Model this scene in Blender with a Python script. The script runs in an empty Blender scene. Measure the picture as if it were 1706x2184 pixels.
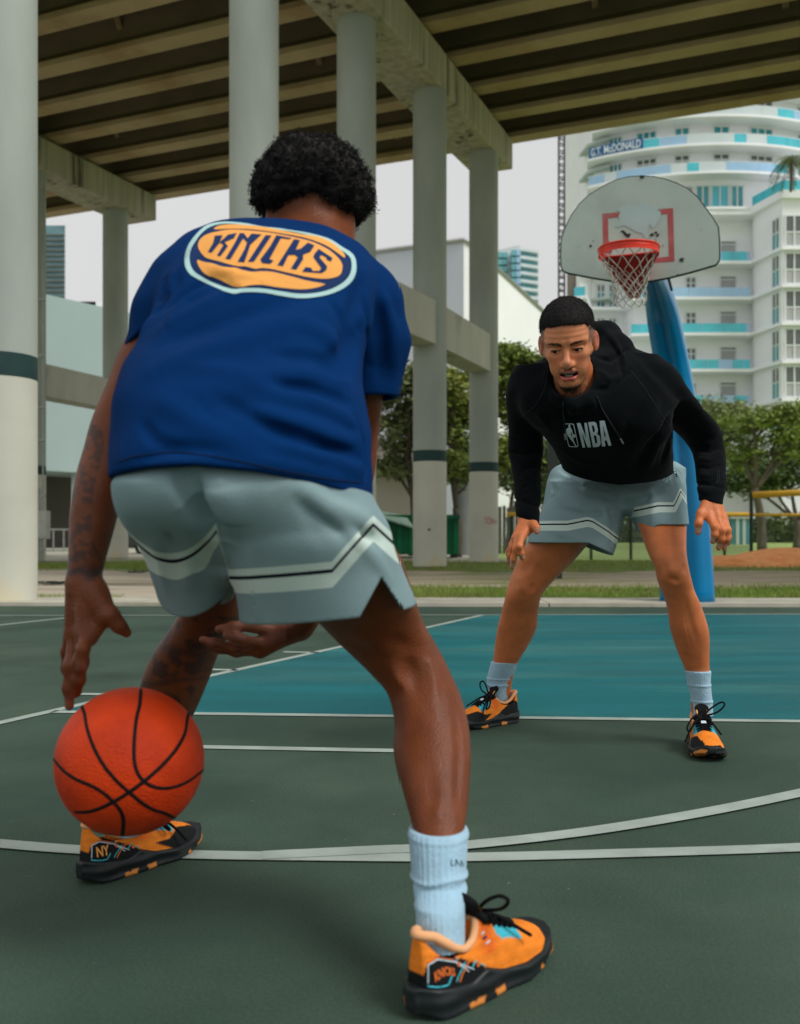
import bpy, bmesh, math, random
import numpy as np
from mathutils import Vector, Matrix
from mathutils.bvhtree import BVHTree

# ------------------------------------------------------------------ camera, sky, light
S = bpy.context.scene
FPX, CX, HZ, CH = 2100.0, 853.0, 1140.0, 0.70       # focal length, axis and horizon of the photograph, eye height in metres
cam_d = bpy.data.cameras.new('camera'); cam = bpy.data.objects.new('camera', cam_d)
S.collection.objects.link(cam); S.camera = cam
cam.location = (0, 0, CH); cam.rotation_euler = (math.radians(90), 0, 0)
cam_d.sensor_fit = 'HORIZONTAL'; cam_d.sensor_width = 36
cam_d.lens = FPX / 1706 * 36
cam_d.shift_y = (HZ - 1092) / 1706
cam_d.clip_start = .05; cam_d.clip_end = 3000
cam_d.dof.use_dof = True; cam_d.dof.focus_distance = 2.95; cam_d.dof.aperture_fstop = 5.2

w = bpy.data.worlds.new('World'); S.world = w; w.use_nodes = True
nt = w.node_tree; nt.nodes.clear()
wo = nt.nodes.new('ShaderNodeOutputWorld'); bg = nt.nodes.new('ShaderNodeBackground')
SUN_EL, SUN_AZ = math.radians(50), math.radians(124)   # azimuth clockwise from +Y
sky = nt.nodes.new('ShaderNodeTexSky'); sky.sky_type = 'NISHITA'; sky.sun_disc = False
sky.sun_elevation = SUN_EL; sky.sun_rotation = SUN_AZ; sky.dust_density = 5; sky.air_density = 1.2
hs = nt.nodes.new('ShaderNodeHueSaturation'); hs.inputs['Saturation'].default_value = .25
nt.links.new(sky.outputs[0], hs.inputs['Color'])
tc = nt.nodes.new('ShaderNodeTexCoord'); nz = nt.nodes.new('ShaderNodeTexNoise')
nz.inputs['Scale'].default_value = 2.2; nz.inputs['Detail'].default_value = 5
nt.links.new(tc.outputs['Generated'], nz.inputs['Vector'])
cr = nt.nodes.new('ShaderNodeValToRGB')               # an even overcast layer, slightly mottled
cr.color_ramp.elements[0].position = .3; cr.color_ramp.elements[0].color = (5.5, 5.5, 5.5, 1)
cr.color_ramp.elements[1].position = .7; cr.color_ramp.elements[1].color = (6.1, 6.1, 6.12, 1)
nt.links.new(nz.outputs['Fac'], cr.inputs[0])
mx = nt.nodes.new('ShaderNodeMixRGB'); mx.inputs[0].default_value = .88
nt.links.new(hs.outputs[0], mx.inputs[1]); nt.links.new(cr.outputs[0], mx.inputs[2])
nt.links.new(mx.outputs[0], bg.inputs['Color']); bg.inputs['Strength'].default_value = .1
nt.links.new(bg.outputs[0], wo.inputs['Surface'])

sd = bpy.data.lights.new('sun', 'SUN'); sun = bpy.data.objects.new('sun', sd); S.collection.objects.link(sun)
sd.energy = 1.5; sd.angle = math.radians(24); sd.color = (1, .975, .94)
sdir = Vector((math.sin(SUN_AZ) * math.cos(SUN_EL), math.cos(SUN_AZ) * math.cos(SUN_EL), math.sin(SUN_EL)))
sun.rotation_euler = sdir.to_track_quat('Z', 'Y').to_euler()
S.view_settings.view_transform = 'Standard'; S.view_settings.look = 'None'
S.view_settings.gamma = 1; S.view_settings.use_curve_mapping = False
S.view_settings.exposure = 0.35
try:
    S.cycles.use_denoising = True; S.cycles.max_bounces = 6; S.cycles.diffuse_bounces = 3
    S.cycles.caustics_reflective = False; S.cycles.caustics_refractive = False
except Exception: pass

# ------------------------------------------------------------------ helpers
COL = S.collection
rnd = random.Random(7)
def W(x, y, d):                                        # a point at depth d metres seen at (x, y) of the photograph
    return np.array([(x - CX) / FPX * d, d, CH + (HZ - y) / FPX * d])
def G(x, y):                                           # the same on the ground
    d = CH * FPX / (y - HZ); return np.array([(x - CX) / FPX * d, d, 0.0])
def srgb(r, g, b):
    f = lambda c: ((c / 255 + .055) / 1.055) ** 2.4 if c > 10 else c / 255 / 12.92
    return (f(r), f(g), f(b))
MATS = {}
def mat(name, col, rough=.65, var=.12, scale=3.0, bump=0.0, bscale=80.0, metal=0.0, spec=.2, stretch=None,
        speck=0.0, attr=None, col2=None, thr=None, sheen=0.0, coat=0.0, emit=None, sss=0.0):
    if name in MATS: return MATS[name]
    m = bpy.data.materials.new(name); m.use_nodes = True; t = m.node_tree; N = t.nodes; L = t.links
    b = N['Principled BSDF']; b.inputs['Roughness'].default_value = rough; b.inputs['Metallic'].default_value = metal
    b.inputs['Specular IOR Level'].default_value = spec
    if sheen: b.inputs['Sheen Weight'].default_value = sheen; b.inputs['Sheen Roughness'].default_value = .5
    if coat: b.inputs['Coat Weight'].default_value = coat; b.inputs['Coat Roughness'].default_value = .15
    if sss: b.inputs['Subsurface Weight'].default_value = sss; b.inputs['Subsurface Radius'].default_value = (.012, .005, .003)
    tc = N.new('ShaderNodeTexCoord'); vec = tc.outputs['Object']
    if stretch:
        mp = N.new('ShaderNodeMapping'); mp.inputs['Scale'].default_value = stretch
        L.new(vec, mp.inputs[0]); vec = mp.outputs[0]
    nz = N.new('ShaderNodeTexNoise'); nz.inputs['Scale'].default_value = scale; nz.inputs['Detail'].default_value = 6
    L.new(vec, nz.inputs['Vector'])
    r = N.new('ShaderNodeMapRange'); r.inputs['From Min'].default_value = .3; r.inputs['From Max'].default_value = .7
    r.inputs['To Min'].default_value = 1 - var; r.inputs['To Max'].default_value = 1 + var
    L.new(nz.outputs['Fac'], r.inputs[0])
    if attr:
        a = N.new('ShaderNodeAttribute'); a.attribute_name = attr; base = a.outputs['Color']
    else:
        c = N.new('ShaderNodeRGB'); c.outputs[0].default_value = (*col, 1); base = c.outputs[0]
    if col2:
        n2 = N.new('ShaderNodeTexNoise'); n2.inputs['Scale'].default_value = scale * .37; n2.inputs['Detail'].default_value = 8
        n2.inputs['Roughness'].default_value = .65
        L.new(vec, n2.inputs['Vector'])
        q = N.new('ShaderNodeMapRange'); lo, hi = thr or (.5, .6)
        q.inputs['From Min'].default_value = lo; q.inputs['From Max'].default_value = hi
        L.new(n2.outputs['Fac'], q.inputs[0])
        mm = N.new('ShaderNodeMixRGB'); L.new(q.outputs[0], mm.inputs[0]); L.new(base, mm.inputs[1])
        mm.inputs[2].default_value = (*col2, 1); base = mm.outputs[0]
    vm = N.new('ShaderNodeVectorMath'); vm.operation = 'SCALE'
    if speck:
        n4 = N.new('ShaderNodeTexNoise'); n4.inputs['Scale'].default_value = 170; n4.inputs['Detail'].default_value = 3; L.new(tc.outputs['Object'], n4.inputs['Vector'])
        r4 = N.new('ShaderNodeMapRange'); r4.inputs['From Min'].default_value = .35; r4.inputs['From Max'].default_value = .65; r4.inputs['To Min'].default_value = 1-speck; r4.inputs['To Max'].default_value = 1+speck; L.new(n4.outputs['Fac'], r4.inputs[0])
        vs = N.new('ShaderNodeVectorMath'); vs.operation = 'SCALE'; L.new(base, vs.inputs[0]); L.new(r4.outputs[0], vs.inputs['Scale']); base = vs.outputs[0]
    L.new(base, vm.inputs[0]); L.new(r.outputs[0], vm.inputs['Scale'])
    L.new(vm.outputs[0], b.inputs['Base Color'])
    if bump:
        n3 = N.new('ShaderNodeTexNoise'); n3.inputs['Scale'].default_value = bscale; n3.inputs['Detail'].default_value = 4
        L.new(tc.outputs['Object'], n3.inputs['Vector'])
        bp = N.new('ShaderNodeBump'); bp.inputs['Strength'].default_value = bump; bp.inputs['Distance'].default_value = .01
        L.new(n3.outputs['Fac'], bp.inputs['Height']); L.new(bp.outputs[0], b.inputs['Normal'])
    MATS[name] = m; return m
def tag(o, label=None, cat=None, group=None, kind=None):
    if label: o['label'] = label
    if cat: o['category'] = cat
    if group: o['group'] = group
    if kind: o['kind'] = kind
    return o
def thing(name, label, cat, loc=(0, 0, 0), group=None):
    o = bpy.data.objects.new(name, None); COL.objects.link(o); o.location = [float(v) for v in loc]; o.empty_display_size = .1
    return tag(o, label, cat, group)
def child(o, p):
    o.parent = p
    m = Matrix.Translation(p.location)
    q = p.parent
    while q: m = Matrix.Translation((0, 0, 0)) @ m; q = None
    o.matrix_parent_inverse = m.inverted()
    return o
def worldpos(p):                                        # things sit at their location, parts at zero
    while p.parent: p = p.parent
    return p
def mesh(name, verts, faces, m, parent=None, smooth=False):
    me = bpy.data.meshes.new(name)
    me.from_pydata([tuple(float(c) for c in v) for v in verts], [], [tuple(int(i) for i in f) for f in faces])
    me.update()
    o = bpy.data.objects.new(name, me); COL.objects.link(o)
    if m is not None: me.materials.append(m)
    if smooth: me.polygons.foreach_set('use_smooth', np.ones(len(me.polygons), dtype=bool))
    if parent is not None: attach(o, parent)
    return o
def attach(o, parent):
    o.parent = parent
    o.matrix_parent_inverse = Matrix.Translation(-Vector(worldpos(parent).location)) if parent.type == 'EMPTY' and not parent.parent else Matrix()
    return o
def copy_tree(o, loc=None, parent=None):
    c = o.copy(); COL.objects.link(c)
    if parent is not None: c.parent = parent
    if loc is not None: c.location = loc
    for ch in [x for x in o.children]: copy_tree(ch, None, c)
    return c
class MB:                                               # collects simple shapes for one mesh
    def __init__(s): s.v = []; s.f = []
    def add(s, v, f):
        n = len(s.v); s.v += [tuple(map(float, p)) for p in v]; s.f += [tuple(i + n for i in q) for q in f]; return s
    def box(s, lo, hi):
        x0, y0, z0 = lo; x1, y1, z1 = hi
        return s.add([(x0,y0,z0),(x1,y0,z0),(x1,y1,z0),(x0,y1,z0),(x0,y0,z1),(x1,y0,z1),(x1,y1,z1),(x0,y1,z1)],
                     [(0,3,2,1),(4,5,6,7),(0,1,5,4),(1,2,6,5),(2,3,7,6),(3,0,4,7)])
    def obox(s, c, ax, ay, az):                          # centre and three half-axis vectors
        c = np.array(c, float); ax, ay, az = map(lambda a: np.array(a, float), (ax, ay, az))
        P = [c + i*ax + j*ay + k*az for k in (-1,1) for (i,j) in ((-1,-1),(1,-1),(1,1),(-1,1))]
        return s.add(P, [(0,3,2,1),(4,5,6,7),(0,1,5,4),(1,2,6,5),(2,3,7,6),(3,0,4,7)])
    def tube(s, pts, r, n=8, closed=False, cap=True):
        pts = [np.array(p, float) for p in pts]; m = len(pts)
        rr = r if hasattr(r, '__len__') else [r] * m
        up = None; rings = []
        for i in range(m):
            a = pts[(i-1) % m] if (closed or i > 0) else pts[i]; b = pts[(i+1) % m] if (closed or i < m-1) else pts[i]
            t = b - a; t /= (np.linalg.norm(t) + 1e-12)
            if up is None: up = np.array((0,0,1.)) if abs(t[2]) < .9 else np.array((1.,0,0))
            u = np.cross(t, up); u /= (np.linalg.norm(u) + 1e-12); v = np.cross(u, t); up = v
            rings.append([pts[i] + rr[i]*(math.cos(2*math.pi*k/n)*u + math.sin(2*math.pi*k/n)*v) for k in range(n)])
        V = [p for R in rings for p in R]; F = []
        for i in range(m if closed else m-1):
            for k in range(n):
                a = i*n+k; b = i*n+(k+1) % n; j = (i+1) % m
                F.append((a, b, j*n+(k+1) % n, j*n+k))
        if cap and not closed: F += [tuple(range(n))[::-1], tuple((m-1)*n+k for k in range(n))]
        return s.add(V, F)
    def sheet(s, pts, z=0): return s.add([(p[0], p[1], p[2] if len(p) > 2 and z is None else z) for p in pts], [tuple(range(len(pts)))])
    def build(s, name, m, parent=None, smooth=False): return mesh(name, s.v, s.f, m, parent, smooth)
def bevel(o, wd, seg=2):
    b = o.modifiers.new('bevel', 'BEVEL'); b.width = wd; b.segments = seg; b.limit_method = 'ANGLE'; b.angle_limit = math.radians(40)
    return o
def curve(pts, n=60):                                    # Catmull-Rom through points
    P = [np.array(p, float) for p in pts]; P = [2*P[0]-P[1]] + P + [2*P[-1]-P[-2]]; out = []
    k = len(P) - 3
    for i in range(n + 1):
        u = i / n * k; j = min(int(u), k - 1); t = u - j; a, b, c, d = P[j:j+4]
        out.append(.5*((2*b) + (-a+c)*t + (2*a-5*b+4*c-d)*t*t + (-a+3*b-3*c+d)*t**3))
    return out

# ------------------------------------------------------------------ the ground
m_court = mat('court_green', srgb(54, 74, 63), .75, .20, 1.7, .25, 300, col2=srgb(68, 86, 72), thr=(.42, .62), speck=.16)
m_blue = mat('court_blue', srgb(12, 98, 104), .62, .2, 1.6, .2, 300, col2=srgb(62, 116, 112), thr=(.48, .74), stretch=(.5, 2.2, 1), speck=.14)
m_line = mat('line_paint', srgb(160, 172, 164), .6, .14, 9, .08, 200, col2=srgb(140, 148, 142), thr=(.60, .72))
m_kerbc = mat('apron_concrete', srgb(186, 182, 166), .8, .14, 2.5, .2, 60, col2=srgb(150, 145, 125), thr=(.5, .7))
m_grass = mat('grass_ground', srgb(116, 134, 72), .9, .25, 3, .6, 30, col2=srgb(140, 126, 92), thr=(.52, .66))
m_dirt = mat('dirt', srgb(184, 170, 148), .9, .18, 2.4, .5, 20, col2=srgb(132, 140, 88), thr=(.46, .62), stretch=(.35, 1, 1))
m_field = mat('ball_field', srgb(150, 172, 100), .9, .12, .4, .2, 10)
m_asph = mat('wet_asphalt', srgb(180, 170, 150), .8, .2, 1.3, .3, 30, col2=srgb(120, 112, 95), thr=(.5, .62), stretch=(.3, 1, 1))

def struct(name, mb, m, smooth=False): return tag(mb.build(name, m, None, smooth), kind='structure')
g = MB(); g.add([(-600,-60,-.02),(600,-60,-.02),(600,1500,-.02),(-600,1500,-.02)], [(0,1,2,3)]); struct('ground', g, m_grass)
Lf, Rt = -22.0, 22.0
YC = lambda x: 9.55 - .02 * x                            # far edge of the court slab
g = MB(); g.add([(Lf,-12,0),(Rt,-12,0),(Rt,YC(Rt),0),(Lf,YC(Lf),0)], [(0,1,2,3)]); struct('court', g, m_court)
g = MB()                                                 # a concrete apron, one slab per joint
xs = np.arange(-22, 22.1, 2.93)
for a, b in zip(xs[:-1], xs[1:]):
    a2, b2 = a + .008, b - .008
    y0 = 9.6; h = .035
    g.add([(a2,YC(a2),-.02),(b2,YC(b2),-.02),(b2,YC(b2)+.85,-.02),(a2,YC(a2)+.85,-.02),
           (a2,YC(a2),h),(b2,YC(b2),h),(b2,YC(b2)+.85,h),(a2,YC(a2)+.85,h)],
          [(4,5,6,7),(0,1,5,4),(1,2,6,5),(2,3,7,6),(3,0,4,7)])
struct('concrete_apron', g, m_kerbc)
g = MB(); nd = 160; xs_ = np.linspace(-9.5, 60, nd); lo_ = 13.1 + .28*np.sin(xs_*1.3) + .22*np.sin(xs_*3.7+1) + .12*np.sin(xs_*8.1); hi_ = 18.9 + .5*np.sin(xs_*.9+2) + .35*np.sin(xs_*2.9) + .2*np.sin(xs_*7)
g.add([(x, y, -.012) for x, y in zip(xs_, lo_)] + [(x, y, -.012) for x, y in zip(xs_, hi_)], [(i, i+1, nd+i+1, nd+i) for i in range(nd-1)]); struct('dirt_path', g, m_dirt)
g = MB(); g.add([(-40,10.6,-.008),(-2.6,10.5,-.008),(-3.4,20,-.008),(-40,22.5,-.008)], [(0,1,2,3)]); struct('asphalt_lot', g, m_asph)
g = MB(); g.add([(3,27.2,-.010),(140,27.2,-.010),(140,90,-.010),(3,90,-.010)], [(0,1,2,3)]); struct('playing_field', g, m_field)
g = MB(); g.add([(-60,29.5,-.014),(4.6,25.5,-.014),(4.6,60,-.014),(-60,60,-.014)], [(0,1,2,3)]); struct('parking_lot', g, m_kerbc)
m_water = mat('puddle_water', srgb(70, 76, 72), .03, .1, 2, spec=.6)
g = MB()
for (x0,x1,y0,y1) in ((248,330,1212,1221),(78,150,1238,1246),(150,215,1226,1231)):
    P = []
    for k in range(28):
        a = 2*math.pi*k/28; rr = 1 + .18*math.sin(3*a+x0) + .1*math.sin(7*a)
        P.append(G((x0+x1)/2 + (x1-x0)/2*rr*math.cos(a), (y0+y1)/2 + (y1-y0)/2*rr*math.sin(a)))
    g.sheet(P, -.003)
struct('puddles', g, m_water)

# painted areas and lines
def ribbon(pts, wd, z):
    P = [np.array(p[:2], float) for p in pts]; V = []
    for i, p in enumerate(P):
        t = P[min(i+1, len(P)-1)] - P[max(i-1, 0)]; t /= np.linalg.norm(t); n = np.array((-t[1], t[0])) * wd / 2
        V += [(*(p+n), z), (*(p-n), z)]
    return V, [(2*i, 2*i+1, 2*i+3, 2*i+2) for i in range(len(P)-1)]
g = MB(); k1, k2, k3, k4 = G(112,1520), G(1030,1312.5), G(2300,1309), G(2300,1546)
g.sheet([k1, k4, k3, k2], .0015); struct('blue_key_area', g, m_blue)
seg = [([(112,1519.5),(1706,1540),(2300,1547)], .05), ([(-60,1556.5),(0,1543),(300,1475.7),(720,1382),(1030,1312)], .05),
       ([(-400,1313.5),(525,1313),(1030,1312),(2300,1309)], .045), ([(-120,1347),(142,1318.5),(186,1313.5)], .05),
       ([(172,1481.5),(290,1483.5)], .05), ([(447,1429),(507,1430.5)], .05), ([(605,1391.5),(680,1393)], .05),
       ([(180,1590),(838,1603),(985,1605.5)], .05)]
arc1 = [(-500,1742),(-250,1778),(0,1803),(185,1817),(410,1826.5),(700,1831),(994,1832),(1383,1822),(1706,1811),(2100,1790)]
arc2 = [(560,1829),(796,1817.5),(994,1807),(1330,1766),(1706,1695),(2150,1590)]
for i, (p, wd) in enumerate(seg):
    V, F = ribbon([G(*q) for q in p], wd, .003); struct('court_line', MB().add(V, F), m_line)
for i, a in enumerate((arc1, arc2)):
    V, F = ribbon(curve([G(*q) for q in a], 90), .055, .004 + .001 * i); struct('court_line', MB().add(V, F), m_line)

# grass blades: one mass along the edges of the lawn
def blades(name, n, area, hmin, hmax, m, seed, wd=.006):
    r = np.random.RandomState(seed); V = []; F = []
    for k in range(n):
        x, y = area(r); h = r.uniform(hmin, hmax); a = r.uniform(0, math.pi); dx, dy = math.cos(a)*wd, math.sin(a)*wd
        lx, ly = r.normal(0, h*.35, 2); i = len(V)
        V += [(x-dx,y-dy,-.02),(x+dx,y+dy,-.02),(x+lx,y+ly,h)]; F.append((i,i+1,i+2))
    return tag(mesh(name, V, F, m), kind='stuff')
m_blade = mat('grass_blade', srgb(126, 150, 68), .8, .35, 2.0, spec=.2, col2=srgb(134, 140, 74), thr=(.45, .6))
def patch(r):
    while True:
        x = r.uniform(-2.4, 9); y = 10.5 + abs(r.normal(0, 1)) * 1.3 if r.rand() < .6 else r.uniform(19, 27)
        if 13.2 < y < 18.9 and (r.rand() < .75 or abs(y-16) < 1.2): continue
        if y > 18 : x = r.uniform(-8, 14)
        if math.sin(x*1.7+math.sin(y*2))+math.sin(y*2.3+x) > -1.1 or r.rand() < .2: return x, y
blades('lawn_grass', 42000, patch, .02, .075, m_blade, 3, .007)
def tuft(r):
    return (r.uniform(-10, -3.0), 10.55 + abs(r.normal(0, .12))) if r.rand() < .35 else (r.uniform(-11, -2), r.uniform(20.5, 23.5))
blades('verge_grass', 9000, tuft, .02, .08, m_blade, 5, .008)

# orange clay mound on the field
V = []; F = []; nx, ny = 48, 20; c = G(1692, 1208); 
r = np.random.RandomState(2)
for j in range(ny+1):
    for i in range(nx+1):
        u, v = i/nx*2-1, j/ny*2-1; rr = math.sqrt(u*u+v*v)
        h = .36 * max(0, 1-rr**2) * (1+.25*math.sin(5*u+2*v)) + r.uniform(0, .012)
        V.append((c[0] + u*2.3, c[1] + v*1.4 + 1.4, h - .03))
for j in range(ny):
    for i in range(nx):
        a = j*(nx+1)+i; F.append((a, a+1, a+nx+2, a+nx+1))
m_clay = mat('orange_clay', srgb(250, 172, 110), .95, .10, 5, .2, 40, col2=srgb(240, 150, 90), thr=(.5, .65))
tag(mesh('clay_mound', V, F, m_clay, smooth=True), 'low orange clay mound on the grass behind the dark fence post', 'mound')

# ------------------------------------------------------------------ the overpass
m_conc = mat('painted_concrete', srgb(172, 179, 171), .75, .15, 1.1, .15, 30, stretch=(1, 1, .35), col2=srgb(178, 172, 150), thr=(.56, .75))
m_conc_low = mat('painted_concrete_low', srgb(204, 204, 190), .75, .07, 1.4, .10, 30, col2=srgb(208, 190, 140), thr=(.54, .7))
m_cap = mat('stained_concrete', srgb(186, 180, 162), .85, .22, 3.0, .3, 25, stretch=(1.9, 1.9, .12), col2=srgb(84, 80, 68), thr=(.57, .66))
m_web = mat('shade_toned_web_concrete', srgb(132, 120, 100), .9, .2, 1.2, .2, 30, stretch=(.5, .5, 1))  # girder concrete in a darker tone: shade between the girders put into the colour
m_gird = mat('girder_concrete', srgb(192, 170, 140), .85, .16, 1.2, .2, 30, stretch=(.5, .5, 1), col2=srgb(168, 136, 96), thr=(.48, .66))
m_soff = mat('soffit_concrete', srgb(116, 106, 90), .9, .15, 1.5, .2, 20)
m_band = mat('dark_green_band', srgb(40, 66, 64), .6, .15, 4)
RAD = .37; CAPZ = 10.4
c_dir = np.array((.388, .922)); g_dir = np.array((-.921, .389))
def lathe(prof, n=48):
    V = []; F = []
    for (rr, z) in prof:
        for k in range(n):
            a = 2*math.pi*k/n; V.append((rr*math.cos(a), rr*math.sin(a), z))
    for i in range(len(prof)-1):
        for k in range(n): F.append((i*n+k, i*n+(k+1) % n, (i+1)*n+(k+1) % n, (i+1)*n+k))
    return V, F
BZ0, BZ1 = 2.29, 2.53
V, F = lathe([(RAD, 0), (RAD, BZ0)]); me_low = bpy.data.meshes.new('lower_shaft'); me_low.from_pydata(V, [], F); me_low.materials.append(m_conc_low)
V, F = lathe([(RAD+.002, BZ0), (RAD+.002, BZ1)]); me_band = bpy.data.meshes.new('painted_band'); me_band.from_pydata(V, [], F); me_band.materials.append(m_band)
V, F = lathe([(RAD, BZ1), (RAD, CAPZ+.01)]); me_up = bpy.data.meshes.new('upper_shaft'); me_up.from_pydata(V, [], F); me_up.materials.append(m_conc)
for me in (me_low, me_band, me_up): me.polygons.foreach_set('use_smooth', np.ones(len(me.polygons), dtype=bool))
def pillar(px, d, label, group='round pillars of the overpass'):
    t = thing('bridge_pillar', label, 'pillar', ((px - CX)/FPX*d, d, 0), group)
    for n, me in (('lower_shaft', me_low), ('painted_band', me_band), ('upper_shaft', me_up)):
        o = bpy.data.objects.new(n, me); COL.objects.link(o); o.parent = t
    return t
P1 = pillar(-1, 10.14, 'nearest and thickest round pillar at the left edge with dark green band')
P2 = pillar(542.5, 14.85, 'round concrete pillar rising directly behind the back-turned player in the blue shirt')
P3 = pillar(761, 18.6, 'round pillar just behind the afro hair of the blue-shirted player')
P4 = pillar(915.5, 21.6, 'round pillar with a small dark hole mark low down, third from the hoop')
P5 = pillar(1030.5, 25.1, 'rightmost round pillar under the cap end with faint red graffiti near its foot')
P6 = pillar(246.5, 29.6, 'farthest left round pillar supporting the end of the left cap beam')
P7 = pillar(67, 26.3, 'round pillar with conduit pipes and a metal box half hidden by the nearest pillar')
# cap beams
def beam(name, a, b, half, z0, z1, m, parent=None, chamfer=0):
    a = np.array(a, float); b = np.array(b, float); t = (b-a)/np.linalg.norm(b-a); n = np.array((-t[1], t[0]))*half
    V = []
    for p in (a, b):
        for (s, z) in ((-1, z0), (1, z0), (1, z1), (-1, z1)): V.append((*(p+s*n), z))
    return MB().add(V, [(0,1,2,3),(4,7,6,5),(0,4,5,1),(1,5,6,2),(2,6,7,3),(3,7,4,0)])
def capbeam(end, start, label):
    t = thing('cap_beam', label, 'beam', (end[0], end[1], CAPZ), 'cap beams of the overpass')
    end = np.array(end); start = np.array(start); tt = (end-start)/np.linalg.norm(end-start)
    # tapered hammerhead: deep in the middle, thin at the end
    n = np.array((-tt[1], tt[0]))*.55; V = []
    prof = [(start, CAPZ-.02), (end - tt*2.3, CAPZ-.02), (end - tt*.02, CAPZ+.05)]
    for p, z0 in prof:
        for s, z in ((-1, z0), (1, z0), (1, 11.22), (-1, 11.22)): V.append((*(p+s*n), z))
    F = [(0,1,2,3)]
    for k in range(2):
        a = 4*k; b = a+4; F += [(a,b,b+1,a+1),(a+1,b+1,b+2,a+2),(a+2,b+2,b+3,a+3),(a+3,b+3,b,a)]
    F.append((8,11,10,9))
    bevel(MB().add(V, F).build('beam_body', m_cap, t), .03)
    k = MB()                                              # bearing blocks under the girders
    s = 0.5
    while s < np.linalg.norm(end-start):
        p = end - tt*(s+.25); k.obox((p[0], p[1], 11.25), (*(tt*.2), 0), (*(n*.55), 0), (0,0,.06)); s += 1.6
    return t
R_end = np.array((2.50, 26.5)); L_end = np.array((-8.05, 30.8))
capbeam(R_end, R_end - c_dir*24, 'long stained concrete cap beam over the row of pillars in the middle')
capbeam(L_end, L_end - c_dir*9.5, 'stained concrete cap beam ending above the farthest left pillar')
# struts between pillars
m_strut = mat('strut_concrete', srgb(196, 196, 184), .8, .10, 2.0, .15, 30, stretch=(1, 1, .25), col2=srgb(120, 118, 106), thr=(.58, .72))
def strut(a, b, z0, z1, label):
    t = thing('cross_strut', label, 'beam', (a[0], a[1], z0), 'horizontal struts between pillars')
    a = np.array(a) + c_dir*.2; b = np.array(b) - c_dir*.40
    bevel(beam('s', a, b, .31, z0, z1, m_cap).build('strut_body', m_strut, t), .02)
def loc2(o): return np.array((o.location.x, o.location.y))
perp = np.array((-c_dir[1], c_dir[0]))
strut(loc2(P3), loc2(P4), 4.78, 5.72, 'pale horizontal strut running into the pillar with the hole mark')
strut(loc2(P4), loc2(P5), 4.78, 5.72, 'pale horizontal strut with dark streaks ending at the graffiti pillar')
strut(loc2(P7), loc2(P6), 4.4, 5.28, 'pale streaked strut between the two farthest left pillars')
# girders, soffit, edge beam: deck along g_dir
far = np.array((2.98, 26.3)) + c_dir*.2
def gpoint(s, q): return far - c_dir*s + g_dir*q        # s back towards the camera, q to the left
girder_mb = None
deck = thing('overpass_deck', 'wide concrete overpass deck with parallel girders crossing above the court', 'bridge', (far[0], far[1], 11.3))
Q0, Q1 = -34, 34
def slab(s0, s1, z0, z1):
    P = [gpoint(s0, Q0), gpoint(s1, Q0), gpoint(s1, Q1), gpoint(s0, Q1)]
    return [(*p, z0) for p in P] + [(*p, z1) for p in P], [(0,1,2,3),(4,7,6,5),(0,4,5,1),(1,5,6,2),(2,6,7,3),(3,7,4,0)]
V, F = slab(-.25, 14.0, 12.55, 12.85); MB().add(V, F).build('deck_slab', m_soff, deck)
NG = 9
me_g = None
prof = [(-.23,0),(.23,0),(.23,.13),(.10,.30),(.10,1.0),(.22,1.12),(.22,1.248),(-.22,1.248),(-.22,1.12),(-.10,1.0),(-.10,.30),(-.23,.13)]
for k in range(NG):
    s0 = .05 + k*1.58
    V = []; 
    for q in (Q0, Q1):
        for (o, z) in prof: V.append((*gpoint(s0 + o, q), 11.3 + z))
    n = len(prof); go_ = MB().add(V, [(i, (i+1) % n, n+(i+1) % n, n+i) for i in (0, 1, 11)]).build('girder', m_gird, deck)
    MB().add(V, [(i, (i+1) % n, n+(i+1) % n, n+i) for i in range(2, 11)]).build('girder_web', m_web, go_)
for q in (-12.6, -6.9, -3.2, 3.3, 6.6, 10.5, 14.0, 18.5):      # diaphragms between girders
    for k in range(NG-1):
        if (k*7 + int(q*3)) % 3 == 0: 
            a = gpoint(.05 + k*1.58 + .1, q); b = gpoint(.05 + (k+1)*1.58 - .1, q)
            pts = [(*(a + (b-a)*u), 12.42 - .55*abs(2*u-1)**3*.9 - .12) for u in np.linspace(0, 1, 9)]
            MB().tube(pts, .07, 4).build('cross_brace', m_gird, deck)
V, F = slab(-.4, -.25, 12.4, 13.7); MB().add(V, F).build('parapet', m_gird, deck)

# conduit and switch box on the left
bx = thing('switch_box', 'pale metal switch box with pipes fixed on the half hidden left pillar', 'utility box', W(92, 1120, 25.9))
m_metal = mat('painted_steel', srgb(190, 192, 184), .45, .08, 5, metal=.0)
m_pipe = mat('conduit_grey', srgb(156, 162, 156), .4, .12, 6, metal=.4)
a = W(79, 1150, 25.9); b = W(106, 1090, 25.9)
bevel(MB().box((a[0], 25.75, a[2]), (b[0], 25.98, b[2])).build('box_body', m_metal, bx), .02)
MB().box((a[0]+.03, 25.735, a[2]+.04), (b[0]-.03, 25.748, b[2]-.04)).build('box_door', m_metal, bx)
for px, y0, y1 in ((92, 400, 1090), (84, 1040, 1092), (84, 1150, 1205), (90, 1150, 1205)):
    p = MB().tube([W(px, y0, 25.93), W(px, y1, 25.93)], .026, 8).build('conduit', m_pipe, bx)
for y in (640, 760, 870, 940, 1060, 1175):
    MB().box((W(82, y, 25.86)[0], 25.84, W(0, y, 25.86)[2]), (W(97, y, 25.86)[0], 25.9, W(0, y, 25.86)[2]+.05)).build('pipe_clamp', m_pipe, bx)
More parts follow.
